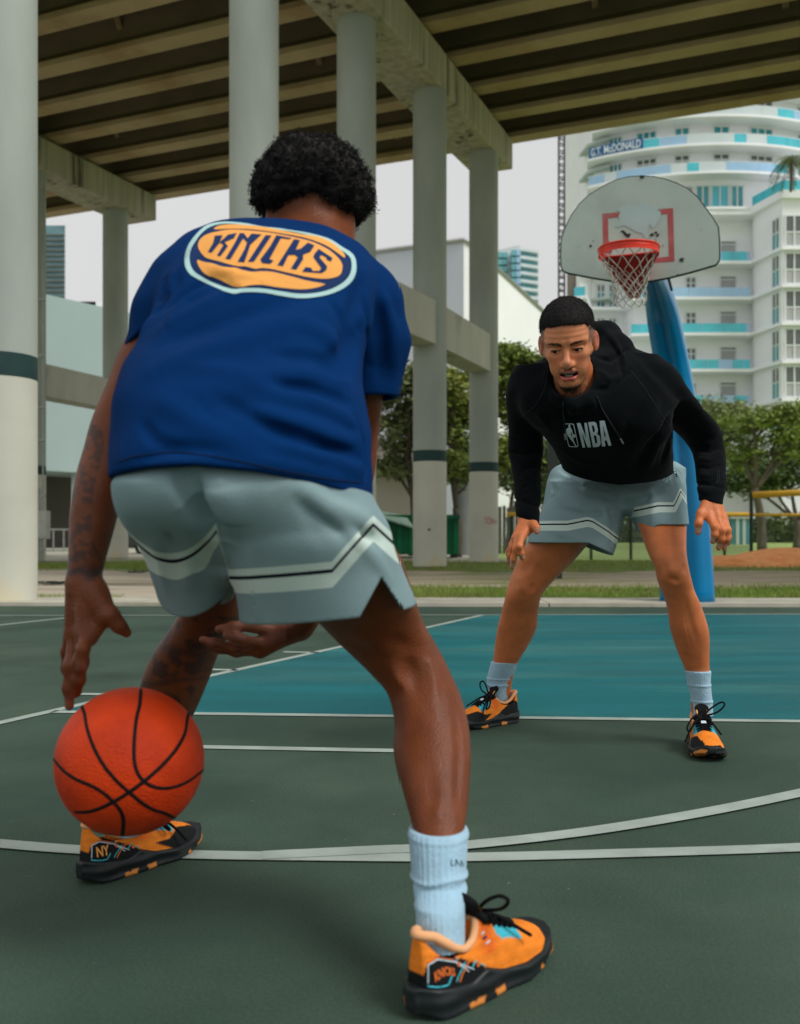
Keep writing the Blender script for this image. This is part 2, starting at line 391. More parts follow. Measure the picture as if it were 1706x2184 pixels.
# graffiti and hole on the pillars
def on_cyl(px, y, cxp, d, off=.004):
    o = W(px, y, 1) - np.array((0, 0, CH)); o[2] = (HZ-y)/FPX; c = np.array(((cxp-CX)/FPX*d, d)); D = o[:2]
    r = RAD + off; A = D@D; B = -2*(D@c); C = c@c - r*r; disc = B*B-4*A*C
    t = (-B - math.sqrt(max(disc, 0)))/(2*A); return np.array((D[0]*t, D[1]*t, CH + o[2]*t))
m_red = mat('red_spray', srgb(206, 120, 112), .7, .2, 30)
for st in ([(1033,1101),(1036,1110),(1041,1102),(1044,1110)], [(1034,1117),(1038,1112),(1043,1118),(1047,1110)], [(1046,1104),(1049,1117),(1052,1106),(1055,1117),(1058,1108)]):
    MB().tube([on_cyl(x, y, 1030.5, 25.1) for x, y in curve(st, 16)], .008, 4).build('graffiti', m_red, None).parent = None
for o in [o for o in COL.objects if o.name.startswith('graffiti')]: attach(o, P5)
m_dark = mat('black_hole', srgb(60, 60, 56), .9, .3, 20)
o = MB().tube([on_cyl(913, 1128, 915.5, 21.6), on_cyl(915, 1131, 915.5, 21.6, .005)], .028, 8).build('hole_mark', m_dark); attach(o, P4)

# small flakes of grit and leaf litter lying about the court
r = np.random.RandomState(12); V = []; F = []
for k in range(150):
    d_ = r.uniform(1.3, 9.0); x = (r.uniform(-.45, .45))*d_; s_ = r.uniform(.0012, .0035); a = r.uniform(0, 6.28); i = len(V)
    for q in range(4): V.append((x + s_*math.cos(a+q*1.57)*(1 if q % 2 else .5), d_ + s_*math.sin(a+q*1.57)*(1 if q % 2 else .5), .0055 + r.uniform(0, .002)))
    F.append((i, i+1, i+2, i+3))
tag(mesh('court_grit', V, F, mat('grit', srgb(122, 132, 118), .9, .3, 30)), kind='stuff')

# ------------------------------------------------------------------ buildings
m_wall = mat('white_render', srgb(246, 248, 249), .8, .04, .3)
m_wall2 = mat('mint_render', srgb(158, 178, 176), .8, .05, .25)
m_wall3 = mat('lilac_render', srgb(196, 202, 210), .8, .04, .2)
m_soft = mat('balcony_soffit', srgb(186, 200, 192), .85, .06, .5)
m_teal = mat('teal_glass', srgb(30, 150, 160), .12, .2, .8, spec=.8)
m_aqua = mat('aqua_balustrade', srgb(80, 196, 212), .2, .15, .5, spec=.6)
m_lblue = mat('light_blue_balustrade', srgb(160, 198, 228), .25, .08, .5, spec=.6)
m_pale = mat('pale_balustrade', srgb(206, 218, 220), .3, .06, .5, spec=.6)
m_blind = mat('grey_blind', srgb(176, 176, 176), .7, .05, 1)
m_dglass = mat('dark_window', srgb(96, 100, 96), .15, .15, 1, spec=.7)
m_frame = mat('white_frame', srgb(226, 232, 230), .5, .03, 2)
m_taupe = mat('bare_concrete_taupe', srgb(140, 130, 122), .9, .25, .25, col2=srgb(96, 90, 84), thr=(.5, .6))
m_banner = mat('banner_blue', srgb(24, 96, 150), .5, .05, 2)
m_white = mat('banner_white', srgb(226, 236, 240), .5, .03, 2)

def extrude(poly, z0, z1):                               # plan polygon to prism
    n = len(poly); V = [(p[0], p[1], z0) for p in poly] + [(p[0], p[1], z1) for p in poly]
    return V, [tuple(range(n))[::-1], tuple(range(n, 2*n))] + [(i, (i+1) % n, n+(i+1) % n, n+i) for i in range(n)]
def wallstrip(path, z0, z1, th=.25):
    P = [np.array(p, float) for p in path]; out = []
    for i, p in enumerate(P):
        t = P[min(i+1, len(P)-1)] - P[max(i-1, 0)]; t /= np.linalg.norm(t); out.append(p + np.array((-t[1], t[0]))*th)
    return extrude(P + out[::-1], z0, z1)
def XY(px, d): return np.array(((px - CX)/FPX*d, d))
tower = thing('apartment_tower', 'white apartment tower with curved upper balconies and aqua glass balustrades behind the hoop', 'building', (33, 110, 0))
TC = np.array((33.2, 121.8)); TR = 22.0
def cyl(px, R):
    D = np.array(((px-CX)/FPX, 1.0)); A = D@D; B = -2*(D@TC); C = TC@TC - R*R; disc = B*B-4*A*C
    return D * ((-B - math.sqrt(max(disc, 0)))/(2*A))
def arcpts(x0, x1, R, n=None):
    n = n or max(1, int(abs(x1-x0)/12)); a, b = cyl(x0, R)-TC, cyl(x1, R)-TC
    ta, tb = math.atan2(a[1], a[0]), math.atan2(b[1], b[0])
    return [TC + R*np.array((math.cos(ta+(tb-ta)*i/n), math.sin(ta+(tb-ta)*i/n))) for i in range(n+1)]
RW = 20.0
zs = [34.0, 37.65, 40.5, 43.4, 46.3, 49.2]
V, F = wallstrip(arcpts(1262, 1900, RW, 40), 33.9, 55, -6) if False else extrude(arcpts(1268, 1900, RW, 40) + [(62, 116), (19.5, 116)], 33.9, 53)
MB().add(V, F).build('upper_wall', m_wall, tower)
for i, z in enumerate(zs):
    x0 = (1500 if i == 0 else (1252 if i < 3 else 1262))
    edge = arcpts(x0 if i else 1440, 1900, TR, 44)
    V, F = extrude(edge + arcpts(1900, x0 if i else 1440, RW-.2, 44), z-.24, z)
    MB().add(V, F).build('balcony_slab', m_wall, tower)
    if i == 0: continue
    x = x0 + 3; rr = random.Random(i)
    while x < 1800:
        x2 = x + rr.choice((26, 34, 44, 58)); k = rr.random()
        if i == 2 and x < 1372: m = m_banner; x2 = min(x2, 1372)
        else: m = m_pale if k < .55 else (m_lblue if k < .82 else m_aqua)
        V, F = wallstrip(arcpts(x, x2-.6, TR-.12), z+.05, z+(1.15 if m is m_banner else .92), .04); MB().add(V, F).build('glass_panel', m, tower); x = x2
    mb = MB(); V, F = wallstrip(arcpts(x0, 1850, TR-.12, 40), z+.94, z+1.0, .06); mb.add(V, F); mb.build('handrail', m_frame, tower)
def window(x0, x1, z0, z1, n, glass, pt, top=None):     # frame with panes; pt gives wall points
    P = pt(x0, x1); mbf = MB(); a, b = np.array(P[0]), np.array(P[-1]); t = (b-a)/np.linalg.norm(b-a); nn = np.array((t[1], -t[0]))
    if nn[1] > 0: nn = -nn
    L_ = np.linalg.norm(b-a); out = lambda u, o: a + t*u + nn*o
    fr = MB()
    for k in range(n+1):
        u = L_*k/n; c = out(u, .07); fr.obox((*c, (z0+z1)/2), (*(t*.07), 0), (*(nn*.07), 0), (0, 0, (z1-z0)/2))
    for z in (z0, z1) + ((top,) if top else ()):
        c = out(L_/2, .06); fr.obox((*c, z), (*(t*(L_/2+.07)), 0), (*(nn*.05), 0), (0, 0, .06))
    f = fr.build('window', m_frame, tower)
    for k in range(n):
        c = out(L_*(k+.5)/n, .03); q = MB()
        if top:
            q.obox((*c, (z0+top)/2), (*(t*L_/n/2), 0), (*(nn*.02), 0), (0, 0, (top-z0)/2)).build('pane', glass, f)
            MB().obox((*c, (z1+top)/2), (*(t*L_/n/2), 0), (*(nn*.02), 0), (0, 0, (z1-top)/2)).build('pane', m_dglass, f)
        else: q.obox((*c, (z0+z1)/2), (*(t*L_/n/2), 0), (*(nn*.02), 0), (0, 0, (z1-z0)/2)).build('pane', glass, f)
cp = lambda a, b: arcpts(a, b, RW, 1)
for i in (1, 2, 3, 4):
    z = zs[i]
    for (x0, x1, n) in ((1358, 1399, 3), (1439, 1469, 2), (1521, 1554, 2), (1599, 1646, 3), (1300, 1326, 3), (1700, 1740, 3)):
        tealy = i in (2, 4) or x0 == 1300
        window(x0, x1, z+.1, z+2.4, n, m_teal if tealy else m_blind, cp, None if tealy else z+1.85)
for (x0, x1, n, mm_) in ((1410, 1437, 1, m_blind), (1443, 1454, 1, m_teal), (1458, 1478, 1, m_blind), (1484, 1512, 2, m_teal), (1516, 1553, 2, m_aqua), (1558, 1584, 2, m_teal)):
    window(x0, x1, zs[0]+.1, zs[0]+2.8, n, mm_, cp)
# banner lettering
def text2d(txt, font_scale=1.0, bold=.0):
    cu = bpy.data.curves.new('t', 'FONT'); cu.body = txt; cu.size = font_scale; cu.offset = bold; cu.resolution_u = 3
    ob = bpy.data.objects.new('t', cu); COL.objects.link(ob); dg = bpy.context.evaluated_depsgraph_get()
    me = bpy.data.meshes.new_from_object(ob.evaluated_get(dg)); V = np.array([v.co[:2] for v in me.vertices]); F = [tuple(p.vertices) for p in me.polygons]
    bpy.data.objects.remove(ob); bpy.data.curves.remove(cu); bpy.data.meshes.remove(me); return V, F
V, F = text2d('G.T. McDONALD', 1, .02)
V[:, 0] -= V[:, 0].min(); wd = V[:, 0].max(); ap = arcpts(1259, 1366, TR+.06, 60); out = []
for (u, v) in V:
    k = u/wd*60; j = min(int(k), 59); p = ap[j] + (ap[j+1]-ap[j])*(k-j); out.append((*p, 40.5+.16+v*1.15))
mesh('banner_lettering', out, F, m_white, tower)
# unfinished side of the tower
MB().box((XY(1237, 112)[0], 110, 15), (XY(1310, 112)[0], 121, 60)).build('bare_side', m_taupe, tower)
for z in (26, 29, 31.6, 34, 37.0, 39.9, 42.8):
    V, F = extrude([XY(1234, 109), XY(1252, 106), XY(1300, 104), XY(1310, 108)], z-.28, z); MB().add(V, F).build('balcony_slab', m_soft, tower)
# lower storeys
path = [(1224,100),(1250,99.5),(1262,104.5),(1330,104.5),(1345,100.5),(1425,100),(1600,100),(1668,95),(1760,95),(1900,95)]
edge = [XY(*p) for p in path]
wpath = [(1236,103),(1262,106),(1330,106),(1352,103),(1430,102.2),(1604,102.2),(1607,100.6),(1668,95.5),(1900,95.5)]
V, F = extrude([XY(*p) for p in wpath] + [(62, 112), (20, 112)], -1, 33.9); MB().add(V, F).build('lower_wall', m_wall, tower)
fl = [34.0, 28.55, 24.9, 21.25, 17.55, 13.9, 10.2, 6.5]
for i, z in enumerate(fl):
    V, F = extrude(edge[:-1] + [(46.5, 95.3), (47.5, 97), (50, 108), (21, 108)], z-(.75 if i == 0 else .3), z)
    MB().add(V, F).build('floor_slab', m_wall, tower)
    rails = [(1224, 1250), (1345, 1425), (1425, 1600)] if i else [(1604, 1668), (1668, 1800)]
    for (a, b) in rails:
        x = a; rr = random.Random(i*7+a)
        f_d = lambda px: np.interp(px, [p[0] for p in path], [p[1] for p in path])
        while x < b - 2:
            x2 = min(b, x + rr.choice((24, 30, 44))); k = rr.random(); m = m_aqua if k < (.6 if i else .9) else m_lblue
            V, F = wallstrip([XY(x, f_d(x)+.12), XY(x2-.7, f_d(x2)+.12)], z+.04, z+.95, .04); MB().add(V, F).build('glass_panel', m, tower); x = x2
    if i == 0: continue
    fp = lambda a, b: [XY(a, np.interp(a, [p[0] for p in wpath], [p[1] for p in wpath])), XY(b, np.interp(b, [p[0] for p in wpath], [p[1] for p in wpath]))]
    window(1462, 1483, z+.1, z+2.5, 2, m_dglass, fp, z+1.9)
    window(1535, 1569, z+.1, z+2.6, 1, m_blind, fp, z+2.3)
    window(1272, 1289, z+.1, z+2.7, 2, m_teal, fp, z+1.9); window(1298, 1313, z+.1, z+2.7, 2, m_teal, fp, z+1.9)
    window(1649, 1664, z+.1, z+3.1, 2, m_teal, fp, z+1.7)
    window(1674, 1712, z+.15, z+3.1, 2, m_blind, fp, z+1.5); window(1722, 1760, z+.15, z+3.1, 2, m_blind, fp)

# other buildings
hall = thing('concrete_hall', 'plain windowless white hall with sloping roofline between the middle pillars', 'building', (5, 62, 0))
a, b, c_, e = XY(700, 64), XY(988, 60), XY(1004, 60.2), XY(1230, 72)
def zt(y, d): return CH + (HZ-y)/FPX*d
V = [(*a, -1), (*b, -1), (*c_, -1), (*e, -1), (*a, zt(550, 64)), (*b, zt(511, 60)), (*c_, zt(521, 60.2)), (*e, zt(730, 72)), (-3, 100, -1), (18, 100, -1), (-3, 100, 12), (18, 100, 12)]
MB().add([V[i] for i in (0,1,5,4)], [(0,1,2,3)]).build('grey_wall', m_wall3, hall)
MB().add([V[i] for i in (1,2,3,7,6,5)], [(0,1,4,5), (1,2,3,4)]).build('white_wall', m_wall, hall)
MB().add([V[i] for i in (4,5,6,7,11,10)], [(0,1,5), (1,2,5), (2,4,5), (2,3,4)]).build('roof', m_wall3, hall)
V, F = wallstrip([a + (0, -.05), b + (0, -.05)], zt(511, 60)-.35, zt(511, 60)+.1, -.12)
MB().tube([(*(a+(0,-.1)), zt(550, 64)), (*(b+(0,-.1)), zt(511, 60)), (*(c_+(0,-.1)), zt(521, 60.2)), (*(e+(0,-.1)), zt(730, 72))], .14, 4).build('roof_edge', m_blind, hall)

low = thing('low_warehouse', 'pale mint warehouse wall over a dark open loading bay on the left', 'building', (-30, 48, 0))
a, b = XY(-120, 44), XY(420, 56)
V = []
ztop = zt(620, 47.5)
V, F = wallstrip([a, b], zt(1003, 48), ztop, 8); MB().add(V, F).build('upper_wall', m_wall2, low)
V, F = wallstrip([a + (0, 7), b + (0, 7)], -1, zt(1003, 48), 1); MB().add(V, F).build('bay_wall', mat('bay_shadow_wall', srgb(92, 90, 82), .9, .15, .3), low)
for px in (20, 165, 330):
    p = XY(px, 50); MB().box((p[0]-.3, p[1], -1), (p[0]+.3, p[1]+.6, zt(1003, 49))).build('column', m_wall2, low)
for (px, y0, y1) in ((180, 618, 612), (198, 618, 611)): 
    p = XY(px, 52); MB().box((p[0]-.8, 52, ztop-.5), (p[0]+.6, 53.5, ztop+.55)).build('roof_unit', m_wall, low)
t = thing('steel_railing', 'low grey tubular railing before the dark loading bay', 'railing', XY(130, 40).tolist() + [0])
mb = MB()
for z in (.15, 1.0): mb.tube([(*XY(60, 40), z-.1), (*XY(275, 40), z-.1)], .04, 6)
for px in range(70, 275, 22): mb.tube([(*XY(px, 40), -.2), (*XY(px, 40), .9)], .03, 6)
mb.build('rails', m_pipe, t)
# parked car behind the left pillar
car = thing('parked_car', 'dark car parked in the shade behind the far left pillar', 'car', (-10.6, 36, -.1))
m_car = mat('car_paint', srgb(58, 62, 62), .25, .05, 2, coat=.6); m_tyre = mat('tyre_rubber', (.02, .02, .02), .8)
x0 = XY(272, 37)[0]; prof = [(0,.3),(0,.75),(.15,.95),(.9,1.02),(1.5,1.45),(2.9,1.48),(3.7,1.0),(4.4,.9),(4.5,.5),(4.45,.3)]
V = [(x0+p[0], 36.2, p[1]-.1) for p in prof] + [(x0+p[0], 38, p[1]-.1) for p in prof]; n = len(prof)
bevel(MB().add(V, [tuple(range(n)), tuple(range(n, 2*n))[::-1]] + [(i, n+i, n+(i+1) % n, (i+1) % n) for i in range(n)]).build('car_body', m_car, car), .06)
MB().add([(x0+1.0, 36.18, .95), (x0+2.1, 36.18, .95), (x0+2.1, 36.19, 1.32), (x0+1.5, 36.19, 1.32)], [(0,1,2,3)]).build('side_window', m_dglass, car)
for u in (.85, 3.6):
    wv, wf = lathe([(.0, 0), (.33, 0), (.33, .2), (0, .2)], 20); o = mesh('wheel', [(x0+u+p[0], 36.1+p[2], .23+p[1]) for p in wv], wf, m_tyre, car)
    wv, wf = lathe([(.0, -.01), (.2, -.01), (.2, .02)], 16); mesh('wheel_rim', [(x0+u+p[0], 36.09+p[2], .23+p[1]) for p in wv], wf, m_metal, o)
# glassy buildings far away
m_gz = mat('pale_glazing', srgb(110, 178, 186), .25, .1, .5, spec=.5)
gt = thing('glass_highrise', 'distant teal glazed highrise seen between the rightmost pillar and the crane', 'building', (28, 210, 0))
p0, p1, p2 = XY(1040, 205), XY(1108, 200), XY(1146, 203); 
def bld(poly, z1, m, name, par): V, F = extrude(poly, -1, z1); return MB().add(V, F).build(name, m, par)
bld([p0, p1, p1+(0, 20), p0+(0, 20)], zt(522, 200), m_wall, 'tower_block', gt)
bld([XY(1112, 201), XY(1144, 203), XY(1144, 215), XY(1112, 215)], zt(535, 203), m_gz, 'glazed_block', gt)
for k in range(26):
    z = zt(540 + k*16.5, 203); V, F = extrude([XY(1108, 199.5), XY(1147, 201.5), XY(1147, 205), XY(1108, 205)], z-.35, z+.25); MB().add(V, F).build('floor_slab', m_pale, gt)
for k in range(22):
    z = zt(545 + k*15, 201)
    for px in (1064, 1074, 1090, 1100): MB().box((XY(px, 203)[0]-.45, 198.9 if px > 1080 else 200.5, z-.5), (XY(px, 203)[0]+.45, 206, z+.6)).build('window', m_gz if px != 1100 else m_lblue, gt)
t = thing('glass_office', 'dark teal glass office slice visible left beside the conduit pillar', 'building', XY(118, 120).tolist() + [0])
m_off = mat('office_glass', srgb(96, 132, 140), .25, .35, .25, stretch=(1, 1, 3), spec=.6)
V, F = extrude([XY(60, 120), XY(139, 120), XY(136, 130), XY(60, 130)], -1, zt(480, 120)); MB().add(V, F).build('facade', m_off, t)
for k in range(14):
    z = zt(500 + k*11, 119.8); MB().box((XY(60, 120)[0], 119.8, z-.08), (XY(138.5, 120)[0], 119.95, z+.08)).build('floor_line', m_dglass, t)
# cream service building behind the left tree and dumpsters
sv = thing('service_building', 'low cream building with brown roof overhang behind the trees and green dumpster', 'building', XY(840, 38).tolist() + [0])
m_cream = mat('cream_wall', srgb(206, 204, 190), .8, .05, .6); m_roof = mat('brown_roof', srgb(104, 100, 88), .85, .15, 1.2)
MB().box((XY(700, 38)[0], 38, -1), (XY(935, 38)[0], 46, zt(1000, 38))).build('wall', m_cream, sv)
a, b = XY(690, 35.5), XY(950, 35.5)
MB().add([(a[0], 35.5, zt(972, 35.5)), (b[0], 35.5, zt(1008, 35.5)), (b[0], 44, zt(1000, 38)+1.2), (a[0], 44, zt(968, 38)+1.6), (a[0], 35.5, zt(985, 35.5)), (b[0], 35.5, zt(1012, 35.5)), (b[0], 44, zt(1000, 38)), (a[0], 44, zt(1000, 38))],
         [(0,1,2,3), (4,7,6,5), (0,4,5,1), (1,5,6,2), (3,2,6,7), (0,3,7,4)]).build('roof', m_roof, sv)
# tower crane mast
cr_ = thing('crane_mast', 'thin dark lattice mast of a tower crane left of the backboard', 'crane', XY(1197, 92).tolist() + [0])
c = XY(1197, 92); hw = .27; m_mast = mat('mast_steel', srgb(62, 66, 64), .6, .1, 2)
for i, j in ((-1,-1), (1,-1), (1,1), (-1,1)): MB().tube([(c[0]+i*hw, c[1]+j*hw, 0), (c[0]+i*hw, c[1]+j*hw, 46)], .045, 4).build('mast_chord', m_mast, cr_)
mb = MB()
for k in range(72):
    z = 8 + k*.62
    for j in (-1, 1):
        mb.tube([(c[0]-hw, c[1]+j*hw, z), (c[0]+hw, c[1]+j*hw, z)], .06, 4)
        if k % 2: mb.tube([(c[0]-hw*(1 if k % 4 == 1 else -1), c[1]+j*hw, z), (c[0]+hw*(1 if k % 4 == 1 else -1), c[1]+j*hw, z+.62)], .03, 3)
tag(mb.build('mast_lattice', m_mast, cr_), kind='stuff')

# ------------------------------------------------------------------ dumpster, posts, fences
m_dg = mat('dumpster_green', srgb(18, 104, 66), .5, .15, 1.5, col2=srgb(12, 70, 48), thr=(.5, .65)); m_lid = mat('dumpster_lid', srgb(150, 178, 160), .6, .1, 2)
d_ = thing('green_dumpster', 'green dumpster with open pale lid behind the pillar with the hole mark', 'dumpster', XY(900, 30).tolist() + [0])
x0, x1 = XY(822, 30)[0], XY(975, 30)[0]; z1 = zt(1101, 30)
bevel(MB().box((x0, 29.4, .1), (x1, 31.4, z1)).build('bin_body', m_dg, d_), .03)
for k in range(7):
    x = x0 + .1 + (x1-x0-.2)*k/6; MB().box((x-.05, 29.33, .14), (x+.05, 29.398, z1-.12)).build('rib', m_dg, d_)
MB().box((x0-.02, 29.3, z1-.1), (x1+.02, 29.395, z1+.03)).build('top_rail', m_dg, d_)
for (px) in (830, 965): MB().box((XY(px, 30)[0]-.1, 29.5, 0), (XY(px, 30)[0]+.1, 29.8, .098)).build('skid', m_mast, d_)
a, b = XY(845, 29)[0], XY(882, 29)[0]
MB().add([(x0-.3, 29.3, z1+.04), (b, 28.6, z1-.35), (a+.25, 29.5, z1+.03), (x0-.4, 30, z1+.2), (x0-.3, 29.3, z1+.0), (b, 28.6, z1-.39), (a+.25, 29.5, z1-.01), (x0-.4, 30, z1+.16)], [(0,1,2,3), (4,7,6,5), (0,4,5,1), (1,5,6,2), (2,6,7,3), (3,7,4,0)]).build('lid', m_lid, d_)
gp = thing('steel_post', 'thick grey post standing between the two pillars beside the dumpster', 'post', XY(990, 34).tolist() + [0])
V, F = lathe([(.28, -.1), (.28, 3.2), (.24, 3.3), (0, 3.3)], 20); mesh('post_shaft', [(p[0]+XY(990, 34)[0], p[1]+34, p[2]) for p in V], F, mat('grey_post', srgb(126, 132, 130), .7, .1, 2), gp, True)
bp_ = thing('light_pole', 'black square light pole behind the crouching player in the hoodie', 'pole', XY(1178, 16).tolist() + [0])
x = XY(1178, 16)[0]; MB().box((x-.075, 15.9, 0), (x+.075, 16.05, 3.4)).build('pole_shaft', m_mast, bp_); MB().box((x-.13, 15.85, -.01), (x+.13, 16.1, .12)).build('base_plate', m_mast, bp_)
MB().box((x-.16, 15.88, 3.4), (x+.16, 16.07, 3.5)).build('pole_cap', m_mast, bp_)
m_yel = mat('yellow_cap', srgb(222, 176, 58), .5, .08, 3); m_fpost = mat('fence_post', srgb(46, 58, 52), .5, .1, 3)
def screen_mat(name, col, a):
    m = mat(name, col, .9, .2, 1.2); t = m.node_tree; b = t.nodes['Principled BSDF']; b.inputs['Alpha'].default_value = a; return m
m_scr = screen_mat('windscreen_mesh', srgb(104, 118, 108), .5)
m_scr2 = screen_mat('chainlink', srgb(84, 96, 86), .18)
def fence(px0, px1, d, y_top, posts, label, scr, cap=.06):
    t = thing('ballpark_fence', label, 'fence', XY(px0, d).tolist() + [0])
    z = zt(y_top, d); a, b = XY(px0, d), XY(px1, d)
    MB().tube([(*a, z), (*b, z)], cap, 8).build('yellow_rail', m_yel, t, True)
    for px in posts: MB().tube([(*XY(px, d), -.05), (*XY(px, d), z-.02)], .04, 8).build('fence_post', m_fpost, t)
    MB().add([(*(a+(0, .05)), .02), (*(b+(0, .05)), .02), (*(b+(0, .05)), z-.05), (*(a+(0, .05)), z-.05)], [(0,1,2,3)]).build('mesh_screen', scr, t)
fence(1080, 1600, 27.5, 1097, (1090, 1180, 1260, 1345, 1405, 1480, 1545), 'low fence with yellow rail and grey windscreen behind the crouching player', m_scr)
fence(1603, 1900, 27.6, 1098, (1760, 1850), 'chain link fence section with thin yellow rail right of the tall post', m_scr2, .04)
t = thing('backstop_frame', 'tall dark fence post carrying a thick yellow padded rail at the right edge', 'fence', XY(1602, 26.8).tolist() + [0])
MB().tube([(*XY(1602, 26.8), -.05), (*XY(1602, 26.8), zt(1050, 26.8))], .05, 8).build('tall_post', m_fpost, t)
MB().tube([(*XY(1603, 26.8), zt(1056, 26.8)), (*XY(1720, 26.8), zt(1050, 26.8)), (*XY(1900, 26.8), zt(1046, 26.8))], .09, 8).build('yellow_rail', m_yel, t, True)
m_pick = mat('weathered_pickets', srgb(96, 96, 86), .9, .2, 3)
t = thing('picket_fence', 'weathered grey board fence behind the rightmost pillar', 'fence', XY(1085, 36).tolist() + [0])
for k in range(17): 
    x = XY(1062, 36)[0] + k*.155; MB().box((x, 36, 0), (x+.12, 36.03, 1.72 + .04*math.sin(k*2.1))).build('board', m_pick, t)
hb = thing('batting_shed', 'small teal shed visible through the ballpark fence', 'shed', XY(1580, 70).tolist() + [0])
MB().box((XY(1560, 70)[0], 70, -.1), (XY(1604, 70)[0], 73, zt(1106, 70))).build('shed_wall', m_teal, hb)
for px in (1572, 1586): MB().box((XY(px, 70)[0]-.1, 69.9, -.1), (XY(px, 70)[0]+.1, 69.99, zt(1104, 70))).build('shed_post', m_frame, hb)
MB().box((XY(1556, 70)[0], 69.8, zt(1106, 70)), (XY(1608, 70)[0], 73.2, zt(1103, 70))).build('shed_roof', m_frame, hb)

# ------------------------------------------------------------------ trees
m_bark = mat('bark', srgb(96, 88, 78), .9, .3, 8, .6, 30, stretch=(1, 1, .25))
m_leaf = [mat('leaves_a', srgb(116, 132, 62), .7, .35, .9, spec=.3, col2=srgb(172, 174, 84), thr=(.52, .66)),
          mat('leaves_b', srgb(122, 134, 88), .7, .35, .9, spec=.3, col2=srgb(160, 166, 106), thr=(.5, .66)),
          mat('leaves_c', srgb(76, 92, 54), .7, .3, .9, spec=.3, col2=srgb(112, 124, 64), thr=(.5, .66))]
for m_ in m_leaf:
    b_ = m_.node_tree.nodes['Principled BSDF']; b_.inputs['Transmission Weight'].default_value = 0
def tree(px, d, crowns, label, leaf, seed, trunk_r=.18, n_cl=40, per=110, ls=.13, fork=1.9, group=None, cl=.5, lean=0):
    r = np.random.RandomState(seed); base = np.array((*XY(px, d), -.05))
    t = thing('broadleaf_tree', label, 'tree', base, group)
    tp = base + np.array((lean, 0, fork)); mb = MB()
    mb.tube(curve([base, base + np.array((lean*.3+.06, .03, fork*.5)), tp], 8), list(np.linspace(trunk_r*1.25, trunk_r*.8, 9)), 9)
    tr = mb.build('trunk', m_bark, t, True); lim = MB(); LV = []; 
    for (cx, cy, cd, rx, rz) in crowns:
        c = W(cx, cy, cd)
        mid = (tp + c)/2 + r.normal(0, .25, 3); lim.tube(curve([tp - (0, 0, .1), mid, c], 8), list(np.linspace(trunk_r*.6, .04, 9)), 6)
        for k in range(n_cl):
            v = r.normal(0, 1, 3); v /= np.linalg.norm(v); q = c + v*np.array((rx, rx, rz))*(r.uniform(.35, 1.0)**.6)
            if k % 3 == 0: 
                s0 = mid + (c-mid)*r.uniform(0, 1); lim.tube(curve([s0, (s0+q)/2 + r.normal(0, .12, 3), q], 5), list(np.linspace(.05, .012, 6)), 4)
            m_ = int(per*r.uniform(.5, 1.3)); P = q + r.normal(0, 1, (m_, 3))*np.array((cl, cl, cl*.55))*r.uniform(.5, 1.0)
            LV.append(P)
    lim.build('limbs', m_bark, t, True)
    P = np.concatenate(LV); n = len(P); a = r.normal(0, 1, (n, 3)); a[:, 2] *= .5; a /= np.linalg.norm(a, axis=1)[:, None]
    b = np.cross(a, r.normal(0, 1, (n, 3))); b /= np.linalg.norm(b, axis=1)[:, None]; s = (ls*r.uniform(.6, 1.3, n))[:, None]
    V = np.stack([P - a*s, P + b*s*.42, P + a*s, P - b*s*.42], 1).reshape(-1, 3)
    me = bpy.data.meshes.new('leaves'); me.vertices.add(4*n); me.vertices.foreach_set('co', V.ravel()); me.loops.add(4*n)
    me.loops.foreach_set('vertex_index', np.arange(4*n)); me.polygons.add(n); me.polygons.foreach_set('loop_start', np.arange(n)*4)
    me.polygons.foreach_set('loop_total', np.full(n, 4)); me.update(); me.materials.append(m_leaf[leaf])
    o = bpy.data.objects.new('crown', me); COL.objects.link(o); attach(o, t); tag(o, kind='stuff'); return t
TG = 'trees beyond the overpass'
tree(1110, 34, [(1100, 790, 34, .9, .7), (1075, 850, 34, .8, .7), (1140, 880, 34, 1.0, .9), (1090, 960, 34, .8, .7), (1155, 800, 34.5, .6, .4), (1085, 765, 34, .4, .35)], 'tallest bright green tree right of the rightmost pillar', 0, 1, .16, 24, 95, .12, 2.4, TG, .30)
tree(972, 31, [(965, 830, 31, .8, .7), (985, 920, 31.5, .7, .8), (975, 1000, 31, .7, .5), (940, 870, 32, .6, .6)], 'dense green tree filling the gap between the two right pillars', 0, 2, .15, 24, 95, .11, 1.6, TG, .30)
tree(880, 33, [(850, 850, 33, .8, .7), (850, 930, 33, .8, .7), (835, 995, 33, .5, .3), (880, 810, 33, .6, .5), (905, 900, 33, .7, .7)], 'loose drooping green tree left of the pillar with the hole mark', 1, 3, .14, 20, 75, .11, 2.0, TG, .27)
tree(1500, 47, [(1500, 885, 47, 1.2, .6), (1545, 930, 47, 1.4, .8), (1490, 970, 47, 1.0, .7), (1540, 875, 48, 1.0, .4)], 'grey green tree just right of the blue hoop post', 1, 4, .18, 19, 75, .14, 2.6, TG, .36)
tree(1625, 41, [(1600, 905, 41, 1.1, .45), (1660, 890, 41, 1.2, .4), (1650, 955, 41, 1.1, .6), (1590, 975, 42, .8, .5), (1700, 915, 41, 1.1, .7)], 'wide tree with bare forking limbs above the yellow rail', 0, 5, .17, 17, 70, .12, 2.7, TG, .32, lean=-.3)
tree(1700, 52, [(1690, 1000, 52, 1.4, 1.0), (1740, 930, 52, 1.6, 1.4), (1640, 1020, 52, 1.1, .8), (1590, 1030, 52, 1.1, .8)], 'darker bushy tree low behind the fence at the right edge', 2, 6, .2, 26, 90, .15, 1.5, TG, .42)
